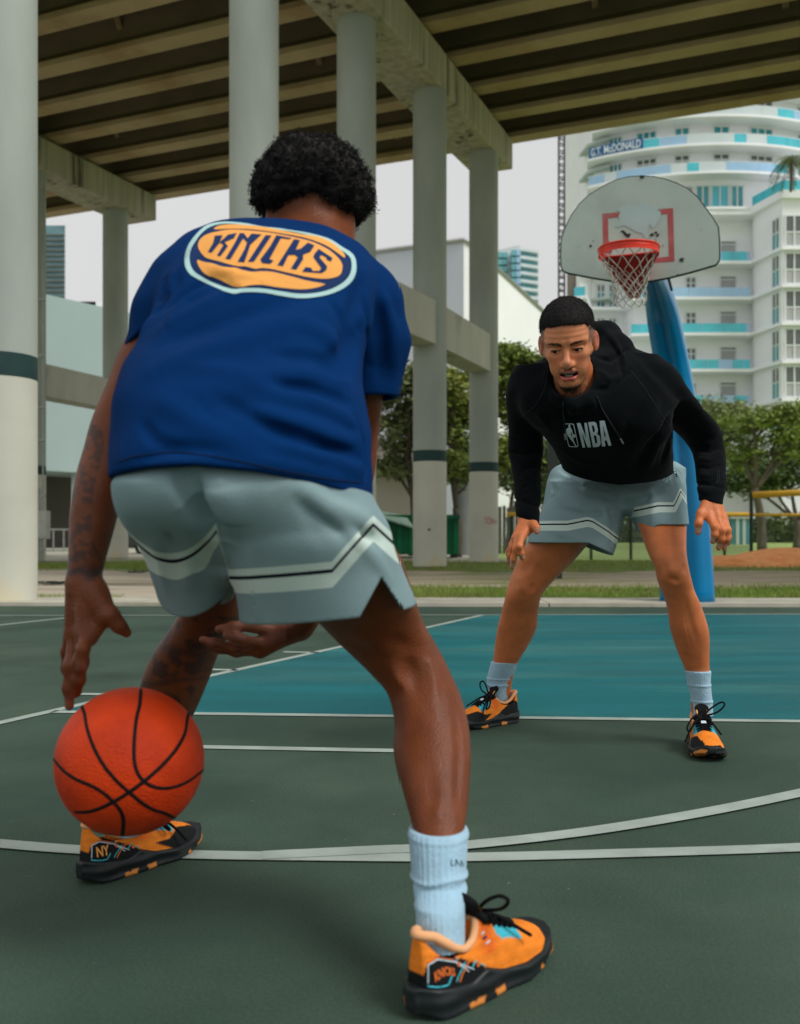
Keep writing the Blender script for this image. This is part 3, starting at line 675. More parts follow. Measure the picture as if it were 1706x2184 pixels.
tree(1085, 42, [(1110, 1010, 42, 1.1, .7), (1150, 960, 42, 1.1, 1.0), (1150, 1050, 42, .7, .4)], 'dark small tree beside the board fence behind the hoodie player', 2, 7, .17, 24, 90, .13, 1.5, TG, .40)
tree(1300, 60, [(1300, 1020, 60, 2, 1.3), (1380, 1030, 60, 2, 1.0), (1230, 1000, 60, 2, 1.4), (1450, 1040, 60, 2, 1.0)], 'far dark tree line clump behind the crouching player legs', 2, 8, .2, 28, 95, .2, 1.5, TG, .55)
r = np.random.RandomState(9); V = []; F = []
for k in range(14000):
    x, y, z = r.uniform(15, 52), r.uniform(84, 88), abs(r.normal(0, 1))*1.0; z = min(z, 2.1 + .4*math.sin(x)); s = .22
    a = r.normal(0, 1, 3); b = r.normal(0, 1, 3); i = len(V); V += [(x+a[0]*s, y+a[1]*s, z+a[2]*s), (x+b[0]*s, y+b[1]*s, z+b[2]*s), (x-a[0]*s, y-a[1]*s, z-a[2]*s*.5)]; F.append((i, i+1, i+2))
tag(mesh('hedge', V, F, m_leaf[2]), kind='stuff')
# palm on the podium of the tower
pt = thing('palm_tree', 'small palm tree growing on the tower podium at the right edge', 'palm', W(1684, 395, 94))
b0, b1 = W(1686, 408, 93), W(1684, 338, 93); MB().tube(curve([b0, (b0+b1)/2 + (.1, 0, 0), b1], 6), .14, 6).build('trunk', m_bark, pt)
for k in range(26):
    a = k*2.399; e = .5 - (k % 5)*.22; L_ = 1.9; pts = []
    for u in np.linspace(0, 1, 7): pts.append(b1 + np.array((math.cos(a)*L_*u, math.sin(a)*L_*u, L_*(e*u - .9*u*u))))
    mb = MB()
    for q, (p, n_) in enumerate(zip(pts[:-1], pts[1:])):
        s_ = np.array((-math.sin(a), math.cos(a), -.35))
        for sg in (-1, 1):
            for u in (0, .5): 
                c = p + (n_-p)*u; l = .5*(1-.1*q); tip = c + (n_-p)*.6 + np.array((s_[0]*sg, s_[1]*sg, -.5))*l; mb.add([c, c + (n_-p)*.35, tip], [(0,1,2)])
    mb.build('frond', m_leaf[2], pt)

# ------------------------------------------------------------------ the hoop
yaw = math.radians(20); bn = np.array((-math.sin(yaw), -math.cos(yaw), 0)); br = np.array((math.cos(yaw), -math.sin(yaw), 0)); bup = np.array((0, 0, 1.))
B0 = W(1365, 500, 8.1)
hoop = thing('basketball_hoop', 'fan shaped white backboard with red rim and net on a curved blue post', 'basketball hoop', (2.83, 9.85, 0))
def onb(x, y, off=0):
    D = W(x, y, 1) - np.array((0, 0, CH)); O = np.array((0, 0, CH)); P = B0 + bn*off
    return O + D*(((P-O)@bn)/(D@bn))
m_board = mat('backboard_paint', srgb(176, 190, 180), .55, .07, 3, .05, 40, col2=srgb(160, 172, 166), thr=(.5, .7))
m_chip = mat('chipped_dark', srgb(52, 58, 54), .8, .2, 20); m_bred = mat('faded_red', srgb(172, 88, 88), .7, .12, 6, col2=srgb(178, 128, 124), thr=(.52, .7))
m_bblue = mat('peeled_blue_patch', srgb(170, 192, 190), .7, .05, 6)
ol = [(1368,375),(1395,377),(1418,382),(1443,391),(1465,402),(1486,420),(1503,443),(1518,463),(1530,483.5),(1532.5,510),(1533,545),(1532,555),(1526,563),(1475,578),(1424,591),(1386,597.5),(1345,600),(1311,598.5),(1260,590),(1211,580.6),(1201,576),(1197,568),(1196,540),(1197.5,509),(1206,483.5),(1219,458),(1236,434),(1254,417),(1275,403.5),(1295,392),(1315,383),(1340,377)]
F0 = [onb(x, y, .018) for x, y in ol]; B1 = [p - bn*.036 for p in F0]; n = len(ol)
board = MB().add(F0 + B1, [tuple(range(n))[::-1], tuple(range(n, 2*n))]+[(i, (i+1) % n, n+(i+1) % n, n+i) for i in range(n)]).build('backboard', m_board, hoop)
ed = MB().tube([p - bn*.016 for p in F0], .0125, 6, closed=True).build('worn_edge', m_chip, board)
def onpoly(name, pts, m, off, par): return MB().add([onb(x, y, .018+off) for x, y in pts], [tuple(range(len(pts)))]).build(name, m, par)
onpoly('target_square', [(1284,455),(1322,451.5),(1319,462),(1296,465),(1297,512),(1305,520),(1302,540),(1286,540)], m_bred, .002, board)
onpoly('target_square', [(1393,452.5),(1412,444.5),(1435,443),(1438,557),(1396,560),(1398,549),(1426,546.5),(1423,456),(1409,456.5),(1409,450)], m_bred, .002, board)
onpoly('target_square', [(1286,561),(1299,560),(1300,566),(1287,567)], m_bred, .002, board)
patch_ = [(1322,451.5),(1313,446),(1330,440),(1345,436),(1356,439),(1370,433),(1378,431),(1384,437),(1398,440),(1411,440),(1400,448),(1409,451),(1408,463),(1398,480),(1391,487),(1386,477),(1381,490),(1384,508),(1378,510),(1370,497),(1356,494),(1345,487),(1332,480),(1316,484),(1312,482),(1322,466),(1318,462)]
onpoly('peeled_patch', patch_, m_bblue, .0035, board)
rr = random.Random(5)
for (x, y, s) in ((1328,493,3),(1332,499,3.5),(1337,502,4.5),(1341,500,3),(1389,500,3.2),(1398,496,2.8),(1402,501,3),(1398,511,1),(1398,515,1.2),(1259,524,2.2),(1453,554,3.6),(1456,551,2.2),(1413,524,1.2),(1264,513,1),(1495,490,.9),(1234,526,.8),(1368,376.5,4),(1445,586,2)):
    k = 9; onpoly('paint_chip', [(x + 1.5*s*math.cos(6.28*i/k)*rr.uniform(.5, 1.25), y + 1.2*s*math.sin(6.28*i/k)*rr.uniform(.5, 1.25)) for i in range(k)], m_chip, .006, board)
# rim
m_rim = mat('rim_red', srgb(232, 56, 30), .35, .10, 9, coat=.3, col2=srgb(190, 42, 26), thr=(.55, .68)); m_rimd = mat('rim_dark_red', srgb(176, 40, 30), .5, .15, 9)
RC = W(1340, 530, 7.72); ring = lambda r, z, n=56: [RC + np.array((r*math.cos(6.2832*k/n), r*math.sin(6.2832*k/n), z)) for k in range(n)]
rim = MB().tube(ring(.232, 0), .0095, 8, closed=True).build('rim', m_rim, hoop, True)
MB().tube(ring(.228, -.026), .008, 8, closed=True).build('lower_ring', m_rim, rim, True)
V = ring(.2345, -.002) + ring(.2335, -.058); n = 56
MB().add(V, [(i, (i+1) % n, n+(i+1) % n, n+i) for i in range(n)]).build('rim_band', m_rim, rim, True)
for k in range(12):
    a = 6.2832*(k+.5)/12; c = RC + np.array((.222*math.cos(a), .222*math.sin(a), -.032)); MB().obox(c, (.010*math.sin(a), -.010*math.cos(a), 0), (.006*math.cos(a), .006*math.sin(a), 0), (0, 0, .006)).build('net_hook', m_metal, rim)
back = onb(1358, 545, .02); 
pl = MB(); cb = RC - bn*.40
for zz in (0, -.03): pass
A_ = RC - bn*.10 - br*.20 + bup*-.012; B_ = RC - bn*.10 + br*.20 + bup*-.012; C_ = RC - bn*.40 + br*.10 + bup*-.012; D_ = RC - bn*.40 - br*.10 + bup*-.012
pl.add([A_, B_, C_, D_] + [p - bup*.008 for p in (A_, B_, C_, D_)], [(0,1,2,3), (4,7,6,5), (0,4,5,1), (1,5,6,2), (2,6,7,3), (3,7,4,0)]).build('bracket_plate', m_rim, rim)
low_ = RC - bn*.385 - bup*.30
for sg in (-1, 1):
    p = [RC - bn*.06 + br*.222*sg - bup*.02, RC - bn*.385 + br*.10*sg - bup*.02, low_ + br*.035*sg, low_ + br*.02*sg - bup*.01]
    q = [v + br*.008*sg for v in p]; MB().add(p + q, [(0,1,2,3), (4,7,6,5), (0,4,5,1), (1,5,6,2), (2,6,7,3), (3,7,4,0)]).build('bracket_brace', m_rim, rim)
p = [RC - bn*.07 - br*.21 - bup*.03, RC - bn*.07 + br*.21 - bup*.03, low_ + br*.03, low_ - br*.03]; q = [v - bn*.006 for v in p]
MB().add(p + q, [(0,1,2,3), (4,7,6,5), (0,4,5,1), (1,5,6,2), (2,6,7,3), (3,7,4,0)]).build('bracket_shield', m_rimd, rim)
# net
m_net = mat('net_cord', srgb(176, 172, 160), .9, .25, 30)
lv = [(-.035, .222), (-.10, .192), (-.16, .168), (-.215, .148), (-.265, .134), (-.315, .125), (-.36, .122), (-.405, .124), (-.44, .122)]
rN = np.random.RandomState(4); nodes = {}
for k, (z, r_) in enumerate(lv):
    for i in range(12):
        a = 6.2832*(i + .5 + (.5 if k % 2 else 0))/12; rr_ = r_*(1 + rN.normal(0, .03)); sway = np.array((.012*k/8, -.01*k/8, 0))
        nodes[k, i] = RC + np.array((rr_*math.cos(a), rr_*math.sin(a), z + rN.normal(0, .006)*(k > 0))) + sway
nb = MB()
for k in range(len(lv)-1):
    for i in range(12):
        for j in ((i, (i-1) % 12) if k % 2 == 0 else (i, (i+1) % 12)):
            p, q = nodes[k, i], nodes[k+1, j]; m_ = (p+q)/2 + rN.normal(0, .004, 3); nb.tube([p, m_, q], .0036, 5, cap=False)
tag(nb.build('net', m_net, hoop, True), 'grey worn cord net')
# post
m_post = mat('post_blue', srgb(0, 124, 176), .32, .10, 1.5, .05, 20, coat=.3, col2=srgb(0, 106, 166), thr=(.5, .7))
st = [(1290,1408,1523,9.85,.20),(1125,1411,1513,9.85,.19),(1000,1413,1501,9.85,.18),(925,1413,1491,9.84,.175),(837,1404,1480,9.78,.165),(757,1393,1465,9.65,.155),(696,1383,1452,9.45,.145),(659,1378,1443,9.30,.14),(620,1374,1430,9.05,.13),(590,1370,1418,8.75,.12),(570,1362,1406,8.45,.11),(560,1355,1398,8.22,.10)]
cs = np.array([W((a+b)/2, y, d) for y, a, b, d, t_ in st]); ws = np.array([(b-a)/2/FPX*d for y, a, b, d, t_ in st]); ts = np.array([s_[4] for s_ in st])
u = np.linspace(0, len(st)-1, 60); 
def ci(arr): return np.array(curve([np.atleast_1d(a) for a in arr], 59))
C_ = ci(cs); Wd = ci(ws)[:, 0]; Th = ci(ts)[:, 0]; V = []; F = []; n = 40
for i in range(60):
    tg = C_[min(i+1, 59)] - C_[max(i-1, 0)]; tg /= np.linalg.norm(tg); r_ = br*1.0; nn = np.cross(r_, tg); nn /= np.linalg.norm(nn)
    for k in range(n):
        a = 2*math.pi*k/n; cx_, sy = math.cos(a), math.sin(a)
        px_ = np.sign(cx_)*abs(cx_)**.75; groove = 1 - .42*math.exp(-(px_/.22)**2) - .10*math.exp(-((abs(px_)-.8)/.08)**2)
        V.append(C_[i] + r_*Wd[i]*px_ + nn*Th[i]*np.sign(sy)*abs(sy)**.8*groove)
for i in range(59):
    for k in range(n): F.append((i*n+k, i*n+(k+1) % n, (i+1)*n+(k+1) % n, (i+1)*n+k))
F.append(tuple(range(n))[::-1]); F.append(tuple(59*n+k for k in range(n)))
mesh('post', V, F, m_post, hoop, True)
a = onb(1425, 592, -.02); b = W(1432, 618, 8.5); MB().tube([a, b], .012, 6).build('brace_rod', m_mast, hoop); a2 = onb(1300, 560, -.03); 
for (x, y) in ((1310, 440), (1420, 440), (1330, 560), (1400, 560)):
    a = onb(x, y, -.02); MB().tube([a, W(1378, 560, 8.3)], .015, 6).build('brace_rod', m_mast, hoop)

# ------------------------------------------------------------------ sculpting: signed distance fields to smooth meshes
def A3(p): return np.array(p, float)
def smin(a, b, k):
    h = np.clip(.5 + .5*(b-a)/k, 0, 1); return b + (a-b)*h - k*h*(1-h)
def smax(a, b, k): return -smin(-a, -b, k)
class Cap:                                               # tapered capsule between two points
    def __init__(s, a, b, ra, rb): s.a, s.b, s.ra, s.rb = A3(a), A3(b), ra, rb; s.c = (s.a+s.b)/2; s.R = np.linalg.norm(s.a-s.b)/2 + max(ra, rb)
    def __call__(s, P):
        d = s.b - s.a; t = np.clip(((P - s.a)@d)/(d@d + 1e-12), 0, 1); return np.linalg.norm(P - s.a - t[:, None]*d, axis=1) - (s.ra + (s.rb-s.ra)*t)
class Ell:                                               # ellipsoid, optional rotation matrix (columns are axes)
    def __init__(s, c, r, M=None): s.c, s.r, s.M = A3(c), A3(r), M; s.R = max(r)
    def __call__(s, P):
        q = P - s.c
        if s.M is not None: q = q @ s.M
        k0 = np.linalg.norm(q/s.r, axis=1); k1 = np.linalg.norm(q/(s.r**2), axis=1) + 1e-9; return k0*(k0-1)/k1
class ZLoft:                                             # stack of horizontal elliptic slices given in photograph coordinates
    def __init__(s, rows, p=2.0, cap0=True, cap1=True, ease=1, yaw=0.0):
        R = []
        for (y, xl, xr, d, b) in rows:
            c = W((xl+xr)/2, y, d); R.append((c[2], c[0], c[1], (xr-xl)/2/FPX*d, b))
        R = np.array(sorted(R)); 
        if ease: 
            C = np.array(curve(R, 12*(len(R)-1))); C[:, 0] = np.maximum.accumulate(C[:, 0]); R = C
        s.R_ = R; s.p = p; s.z0, s.z1 = R[0, 0], R[-1, 0]; s.c = A3((R[:, 1].mean(), R[:, 2].mean(), (s.z0+s.z1)/2))
        s.R = np.sqrt(((s.z1-s.z0)/2)**2 + (max(np.ptp(R[:, 1])/2 + R[:, 3].max(), np.ptp(R[:, 2])/2 + R[:, 4].max()))**2*2)
        s.caps = (cap0, cap1); s.yaw = yaw
    def at(s, z): return [np.interp(z, s.R_[:, 0], s.R_[:, i]) for i in (1, 2, 3, 4)]
    def __call__(s, P):
        cx, cy, a, b = s.at(P[:, 2]); u = P[:, 0]-cx; v = P[:, 1]-cy; p = s.p
        if s.yaw: 
            cc, ss = math.cos(s.yaw), math.sin(s.yaw); u, v = u*cc + v*ss, -u*ss + v*cc
        if p == 2.0: k0 = np.sqrt((u/a)**2 + (v/b)**2)
        else: k0 = (np.abs(u/a)**p + np.abs(v/b)**p)**(1/p)
        k1 = np.sqrt((u/a**2)**2 + (v/b**2)**2) + 1e-6
        rad = np.minimum(a, b)
        f = np.where(k0 > .3, k0*(k0-1)/k1*(1 if p == 2 else .9), -rad*.7); f = np.maximum(f, -rad)
        r0, r1 = min(s.R_[0, 3], s.R_[0, 4])*.8, min(s.R_[-1, 3], s.R_[-1, 4])*.8
        ex = np.maximum(s.z0 - P[:, 2], P[:, 2] - s.z1)
        return np.where(ex > 0, np.sqrt(np.maximum(f, 0)**2 + ex**2) + np.minimum(f, 0)*0, f)
class Un:                                                # smooth union
    def __init__(s, items, k=.02): s.it = items; s.k = k
    def __call__(s, P):
        out = np.full(len(P), 9.0)
        for it in s.it:
            g, k = (it if isinstance(it, tuple) else (it, s.k))
            if hasattr(g, 'c') and hasattr(g, 'R'):
                m = (np.abs(P - g.c).max(axis=1) < g.R + 3*k + .03)
                if not m.any(): continue
                v = np.full(len(P), 9.0); v[m] = g(P[m]); out[m] = smin(out[m], v[m], k); out[~m] = np.minimum(out[~m], .03 + 2*k)
            else: out = smin(out, g(P), k)
        return out
def surfnet(f, lo, hi, h, newton=2, lip=2.0):
    lo = A3(lo); hi = A3(hi); B = 4; n = (np.ceil((hi-lo)/h/B).astype(int))*B + 1; nb = (n-1)//B
    bx, by, bz = [np.arange(k) for k in nb]; bc = np.stack(np.meshgrid(bx, by, bz, indexing='ij'), -1).reshape(-1, 3)
    v = f(lo + (bc + .5)*B*h); act = np.abs(v) < B*h*.9*lip
    F = np.full(n, np.nan, np.float32); S_ = np.where(v < 0, -1.0, 1.0)
    Vb = S_.reshape(nb)
    F[:-1, :-1, :-1] = np.repeat(np.repeat(np.repeat(Vb, B, 0), B, 1), B, 2); F[-1] = 1; F[:, -1] = 1; F[:, :, -1] = 1
    A = act.reshape(nb); M = np.zeros(n, bool)
    for i in (0, 1):
        for j in (0, 1):
            for k in (0, 1):
                pass
    off = np.stack(np.meshgrid(*[np.arange(B+1)]*3, indexing='ij'), -1).reshape(-1, 3)
    idx = (bc[act][:, None, :]*B + off[None]).reshape(-1, 3); M[idx[:, 0], idx[:, 1], idx[:, 2]] = True
    I = np.argwhere(M); 
    vals = np.empty(len(I), np.float32)
    for a in range(0, len(I), 400000): vals[a:a+400000] = f(lo + I[a:a+400000]*h)
    F[I[:, 0], I[:, 1], I[:, 2]] = vals
    F = np.where(np.abs(F) < 1e-9, 1e-9, F)
    nc = n - 1; acc = np.zeros((*nc, 3), np.float32); cnt = np.zeros(nc, np.int32); quads = []
    edges = []
    for ax in range(3):
        s0 = [slice(None)]*3; s1 = [slice(None)]*3; s0[ax] = slice(0, -1); s1[ax] = slice(1, None)
        a, b = F[tuple(s0)], F[tuple(s1)]; cr_ = (a < 0) != (b < 0); E = np.argwhere(cr_)
        va, vb = a[cr_], b[cr_]; t = va/(va-vb); pos = E.astype(np.float32); pos[:, ax] += t
        o1, o2 = [(1, 2), (2, 0), (0, 1)][ax]; ok = (E[:, o1] > 0) & (E[:, o2] > 0) & (E[:, o1] < nc[o1]) & (E[:, o2] < nc[o2])
        edges.append((ax, E[ok], va[ok] < 0, o1, o2))
        for d1 in (0, 1):
            for d2 in (0, 1):
                c = E.copy(); c[:, o1] -= d1; c[:, o2] -= d2
                g = (c >= 0).all(1) & (c < nc).all(1); np.add.at(acc, (c[g, 0], c[g, 1], c[g, 2]), pos[g]); np.add.at(cnt, (c[g, 0], c[g, 1], c[g, 2]), 1)
    cells = np.argwhere(cnt > 0); ids = np.full(nc, -1, np.int64); ids[cells[:, 0], cells[:, 1], cells[:, 2]] = np.arange(len(cells))
    V = acc[cells[:, 0], cells[:, 1], cells[:, 2]]/cnt[cells[:, 0], cells[:, 1], cells[:, 2]][:, None]; V = lo + V.astype(float)*h
    Q = []
    for ax, E, neg, o1, o2 in edges:
        def cid(d1, d2): c = E.copy(); c[:, o1] -= d1; c[:, o2] -= d2; return ids[c[:, 0], c[:, 1], c[:, 2]]
        q = np.stack([cid(1, 1), cid(0, 1), cid(0, 0), cid(1, 0)], 1); q[~neg] = q[~neg][:, ::-1]; Q.append(q)
    Q = np.concatenate(Q)
    e = h*.3
    for _ in range(newton):
        v0 = f(V); g = np.stack([f(V + np.eye(3)[i]*e) - v0 for i in range(3)], 1)/e; gn = np.maximum((g**2).sum(1), .15)
        st_ = -(v0/gn)[:, None]*g; L = np.linalg.norm(st_, axis=1); st_ *= np.minimum(1, h*.6/np.maximum(L, 1e-9))[:, None]; V = V + st_
    return V, Q
def npmesh(name, V, Q, m, parent=None, smooth=True, colors=None, attrs=None):
    me = bpy.data.meshes.new(name); k = Q.shape[1]; me.vertices.add(len(V)); me.vertices.foreach_set('co', V.astype(np.float32).ravel())
    me.loops.add(Q.size); me.loops.foreach_set('vertex_index', Q.ravel().astype(np.int32)); me.polygons.add(len(Q))
    me.polygons.foreach_set('loop_start', (np.arange(len(Q))*k).astype(np.int32)); me.polygons.foreach_set('loop_total', np.full(len(Q), k, np.int32))
    me.polygons.foreach_set('use_smooth', np.full(len(Q), smooth)); me.update(calc_edges=True); me.validate()
    if m is not None: me.materials.append(m)
    if colors is not None:
        a = me.color_attributes.new('Col', 'FLOAT_COLOR', 'POINT'); a.data.foreach_set('color', np.concatenate([colors, np.ones((len(V), 1))], 1).astype(np.float32).ravel())
    for n_, arr in (attrs or {}).items():
        a = me.attributes.new(n_, 'FLOAT', 'POINT'); a.data.foreach_set('value', arr.astype(np.float32))
    o = bpy.data.objects.new(name, me); COL.objects.link(o)
    if parent is not None: attach(o, parent)
    return o
def bounds(items, pad=.03):
    lo = np.min([g.c - g.R for g in items], 0) - pad; hi = np.max([g.c + g.R for g in items], 0) + pad; return lo, hi
def sculpt(f, items, h, crop=None, **k):
    lo, hi = bounds([i[0] if isinstance(i, tuple) else i for i in items])
    if crop: lo = np.maximum(lo, crop[0]); hi = np.minimum(hi, crop[1])
    return surfnet(f, lo, hi, h, **k)
def merge(parts):                                        # list of (V, Q, C)
    V = np.concatenate([p[0] for p in parts]); off = np.cumsum([0] + [len(p[0]) for p in parts[:-1]])
    return V, np.concatenate([p[1] + o for p, o in zip(parts, off)]), np.concatenate([p[2] for p in parts])
_w = np.random.RandomState(11); _dirs = _w.normal(0, 1, (24, 3)); _dirs /= np.linalg.norm(_dirs, axis=1)[:, None]; _ph = _w.uniform(0, 6.28, 24)
def wob(P, freq, n=6, s=0):                              # smooth pseudo-noise in -1..1
    o = np.zeros(len(P))
    for i in range(n): 
        j = (i + s) % 24; o += np.sin(P@_dirs[j]*freq*(1 + .23*i) + _ph[j] + 1.3*np.sin(P@_dirs[(j+5) % 24]*freq*.7 + _ph[(j+3) % 24]))
    return o/n*1.3
class Fold:                                              # a ridge (or, negative, a crease) along a polyline of world points
    def __init__(s, pts, amp, w_, taper=True): s.P = [A3(p) for p in pts]; s.amp = amp; s.w = w_; s.taper = taper
    def __call__(s, P):
        best = np.full(len(P), 9.0); T = np.zeros(len(P)); n = len(s.P)-1
        for i in range(n):
            a, b = s.P[i], s.P[i+1]; d = b-a; t = np.clip(((P-a)@d)/(d@d), 0, 1); D = np.linalg.norm(P - a - t[:, None]*d, axis=1); m = D < best; best[m] = D[m]; T[m] = (i + t[m])/n
        g = np.exp(-(best/s.w)**2)
        if s.taper: g = g*np.clip(np.sin(np.pi*np.clip(T, .02, .98)), 0, 1)**.5
        return -s.amp*g
# print flat marks, outlined in photograph coordinates, onto a surface
def project_print(name, polys, target_bvh, m, parent, off=.0012, maxlen=5.0, origin=(0, 0, CH), bold=0):
    cu = bpy.data.curves.new('t', 'CURVE'); cu.dimensions = '2D'; cu.fill_mode = 'BOTH'
    for pl in polys:
        sp = cu.splines.new('POLY'); sp.points.add(len(pl)-1); sp.use_cyclic_u = True
        for i, p in enumerate(pl): sp.points[i].co = (p[0], -p[1], 0, 1)
    ob = bpy.data.objects.new('t', cu); COL.objects.link(ob); dg = bpy.context.evaluated_depsgraph_get(); me = bpy.data.meshes.new_from_object(ob.evaluated_get(dg))
    bpy.data.objects.remove(ob); bpy.data.curves.remove(cu)
    bm = bmesh.new(); bm.from_mesh(me); bpy.data.meshes.remove(me); bmesh.ops.remove_doubles(bm, verts=bm.verts, dist=1e-4)
    for _ in range(6):
        L_ = [e for e in bm.edges if e.calc_length() > maxlen]
        if not L_: break
        bmesh.ops.subdivide_edges(bm, edges=L_, cuts=1, use_grid_fill=False); bmesh.ops.triangulate(bm, faces=bm.faces)
    for v in list(bm.verts):
        D = Vector(((v.co.x-CX)/FPX, 1, (HZ+v.co.y)/FPX)).normalized(); h_ = target_bvh.ray_cast(Vector(origin), D)
        if h_[0] is None: bm.verts.remove(v); continue
        n_ = h_[1] if h_[1].dot(D) < 0 else -h_[1]; v.co = h_[0] + n_*off*.5 - D*off*.6
    me = bpy.data.meshes.new(name); bm.to_mesh(me); bm.free(); me.materials.append(m)
    me.polygons.foreach_set('use_smooth', np.ones(len(me.polygons), dtype=bool))
    o = bpy.data.objects.new(name, me); COL.objects.link(o); attach(o, parent); return o
def bvh_of(V, Q): return BVHTree.FromPolygons(V.tolist(), Q.tolist())
def chain(pts, rads): return [Cap(pts[i], pts[i+1], rads[i], rads[i+1]) for i in range(len(pts)-1)]

# materials of the players
m_skinA = mat('skin_dark', (.2,.1,.06), .42, .14, 26, .22, 240, attr='Col', spec=.27, sss=.0)
m_skinB = mat('skin_tan', (.4,.2,.12), .44, .10, 26, .16, 260, attr='Col', spec=.3)
m_sock = mat('white_sock', srgb(162, 198, 218), .95, .05, 40, .25, 120, sheen=.3)
m_shirt = mat('royal_blue_cotton', srgb(0, 46, 98), .9, .08, 5, .12, 420, spec=.08)
m_hood = mat('black_fleece', srgb(8, 13, 16), .95, .12, 6, .25, 350, sheen=.04, spec=.08)
m_gold = mat('print_gold', srgb(240, 168, 84), .7, .05, 12); m_navy = mat('print_navy', srgb(10, 44, 92), .75, .05, 12)
m_mint = mat('print_pale', srgb(172, 208, 206), .7, .05, 12); m_silver = mat('print_silver', srgb(206, 222, 232), .6, .08, 30)
def shorts_mat(name):                                    # grey cloth; the woven band follows the stored hem distance
    m = mat(name, srgb(136, 161, 165), .85, .05, 6, .12, 300, spec=.1); t = m.node_tree; N = t.nodes; L = t.links; b = N['Principled BSDF']
    base = b.inputs['Base Color'].links[0].from_socket; a = N.new('ShaderNodeAttribute'); a.attribute_name = 'band'
    cr_ = N.new('ShaderNodeValToRGB'); cr_.color_ramp.interpolation = 'CONSTANT'; e = cr_.color_ramp.elements
    e[0].position = 0; e[0].color = (0, 0, 0, 1); e[1].position = .30; e[1].color = (1, 1, 1, 1)
    for p, c in ((.62, (.5, .5, .5, 1)), (.70, (1, 1, 1, 1)), (.86, (0, 0, 0, 1))): x = e.new(p); x.color = c
    L.new(a.outputs['Fac'], cr_.inputs[0])
    g1 = N.new('ShaderNodeMath'); g1.operation = 'GREATER_THAN'; g1.inputs[1].default_value = .8; g2 = N.new('ShaderNodeMath'); g2.operation = 'COMPARE'; g2.inputs[1].default_value = .5; g2.inputs[2].default_value = .2
    L.new(cr_.outputs[0], g1.inputs[0]); L.new(cr_.outputs[0], g2.inputs[0])
    m1 = N.new('ShaderNodeMixRGB'); m1.inputs[2].default_value = (*srgb(204, 222, 214), 1); L.new(g1.outputs[0], m1.inputs[0]); L.new(base, m1.inputs[1])
    m2 = N.new('ShaderNodeMixRGB'); m2.inputs[2].default_value = (*srgb(14, 24, 40), 1); L.new(g2.outputs[0], m2.inputs[0]); L.new(m1.outputs[0], m2.inputs[1]); L.new(m2.outputs[0], b.inputs['Base Color'])
    return m
m_shorts = shorts_mat('grey_mesh_shorts')
m_sole = mat('sole_black', srgb(24, 30, 32), .45, .1, 20, spec=.4, attr='Col'); m_upper = mat('shoe_upper', srgb(240, 140, 50), .6, .1, 60, .25, 300, attr='Col')
m_peach = mat('collar_peach', srgb(240, 178, 128), .8, .05, 20); m_lace = mat('lace_black', srgb(12, 12, 14), .9, .1, 80)
m_tongue = mat('tongue_black', srgb(14, 16, 18), .85, .1, 40)
m_thread = mat('thread_cyan', srgb(70, 190, 206), .5, .05, 10); m_orange = mat('thread_orange', srgb(226, 116, 54), .5, .05, 10)
m_hair = mat('black_hair', srgb(27, 24, 24), .75, .3, 60, spec=.3); m_eye = mat('eye_white', srgb(196, 186, 180), .2, .05, 10); m_iris = mat('iris_brown', srgb(40, 24, 16), .15, .1, 30)

# ------------------------------------------------------------------ shoes, shaped once in their own frame (x right, y to the toe, z up, 0.30 long)
SA = np.interp
def SM(y, xs, ys, w_=.006): return (np.interp(y-w_, xs, ys) + 2*np.interp(y, xs, ys) + np.interp(y+w_, xs, ys))/4
def shoe_profile(y):
    hw = SM(y, [-.005, .0, .012, .04, .09, .15, .20, .245, .275, .295, .304], [.006, .018, .029, .036, .0375, .041, .049, .0505, .043, .027, .006])
    cx_ = SA(y, [0, .10, .2, .3], [0, .002, -.004, -.012])
    return hw, cx_
def upper_top(y): return SM(y, [0, .02, .06, .09, .12, .16, .20, .245, .275, .295, .305], [.120, .126, .122, .120, .116, .098, .080, .066, .056, .042, .024])
def sole_z(y): return SM(y, [0, .02, .2, .25, .30], [.010, 0, 0, .006, .028])
def f_upper(P):
    x, y, z = P.T; hw, cx_ = shoe_profile(y); zt_ = upper_top(y); z0 = .012; zc = z0; b = zt_ - zc
    narrow = 1 - .30*np.clip((z-.035)/.08, 0, 1)*np.clip((.17-y)/.1, 0, 1); u = (x-cx_)/(hw*narrow)
    v = (z-zc)/b; k = (np.abs(u)**2.6 + np.abs(np.maximum(v, 0))**2.4)**(1/2.5); f = (k-1)*np.minimum(hw, b)*.8
    f = np.maximum(f, .006 - z + sole_z(y)); f = np.maximum(f, -(y-.001))
    rim = np.maximum(SA(y, [0, .02, .05, .075, .10, .115, .13], [.117, .112, .088, .078, .086, .103, .13]), 0)
    op = np.maximum(y-.128, -(y+.02)); f = np.where(y < .125, smax(f, z - rim, .006), f)
    well = Ell((0, .062, .110), (.030, .053, .058))(P); f = smax(f, -well, .006)
    return f
def f_sole(P):
    x, y, z = P.T; hw, cx_ = shoe_profile(y*.985+.001); zs_ = sole_z(y); top = SM(y, [0, .03, .08, .11, .15, .2, .25, .285, .305], [.046, .042, .036, .048, .034, .029, .032, .045, .050])
    bulge = .0050 + .0013*np.sin(z*260+1.2) + .002*np.sin(y*70)*np.exp(-((z-.02)/.02)**2); u = (x-cx_)/(hw+bulge)
    yy = np.where(y < .03, (y-.03)/.038, np.where(y > .26, (y-.26)/.052, 0)); k = (np.abs(SA(y, [0, .03, .26, .31], [.0, 1, 1, .0])*0 + u)**2.4)**(1/2.4)
    f = (k-1)*.04; f = np.maximum(f, np.abs(y-.150)-.162); f = smax(f, zs_ - z, .006); f = smax(f, z - top, .006); return f
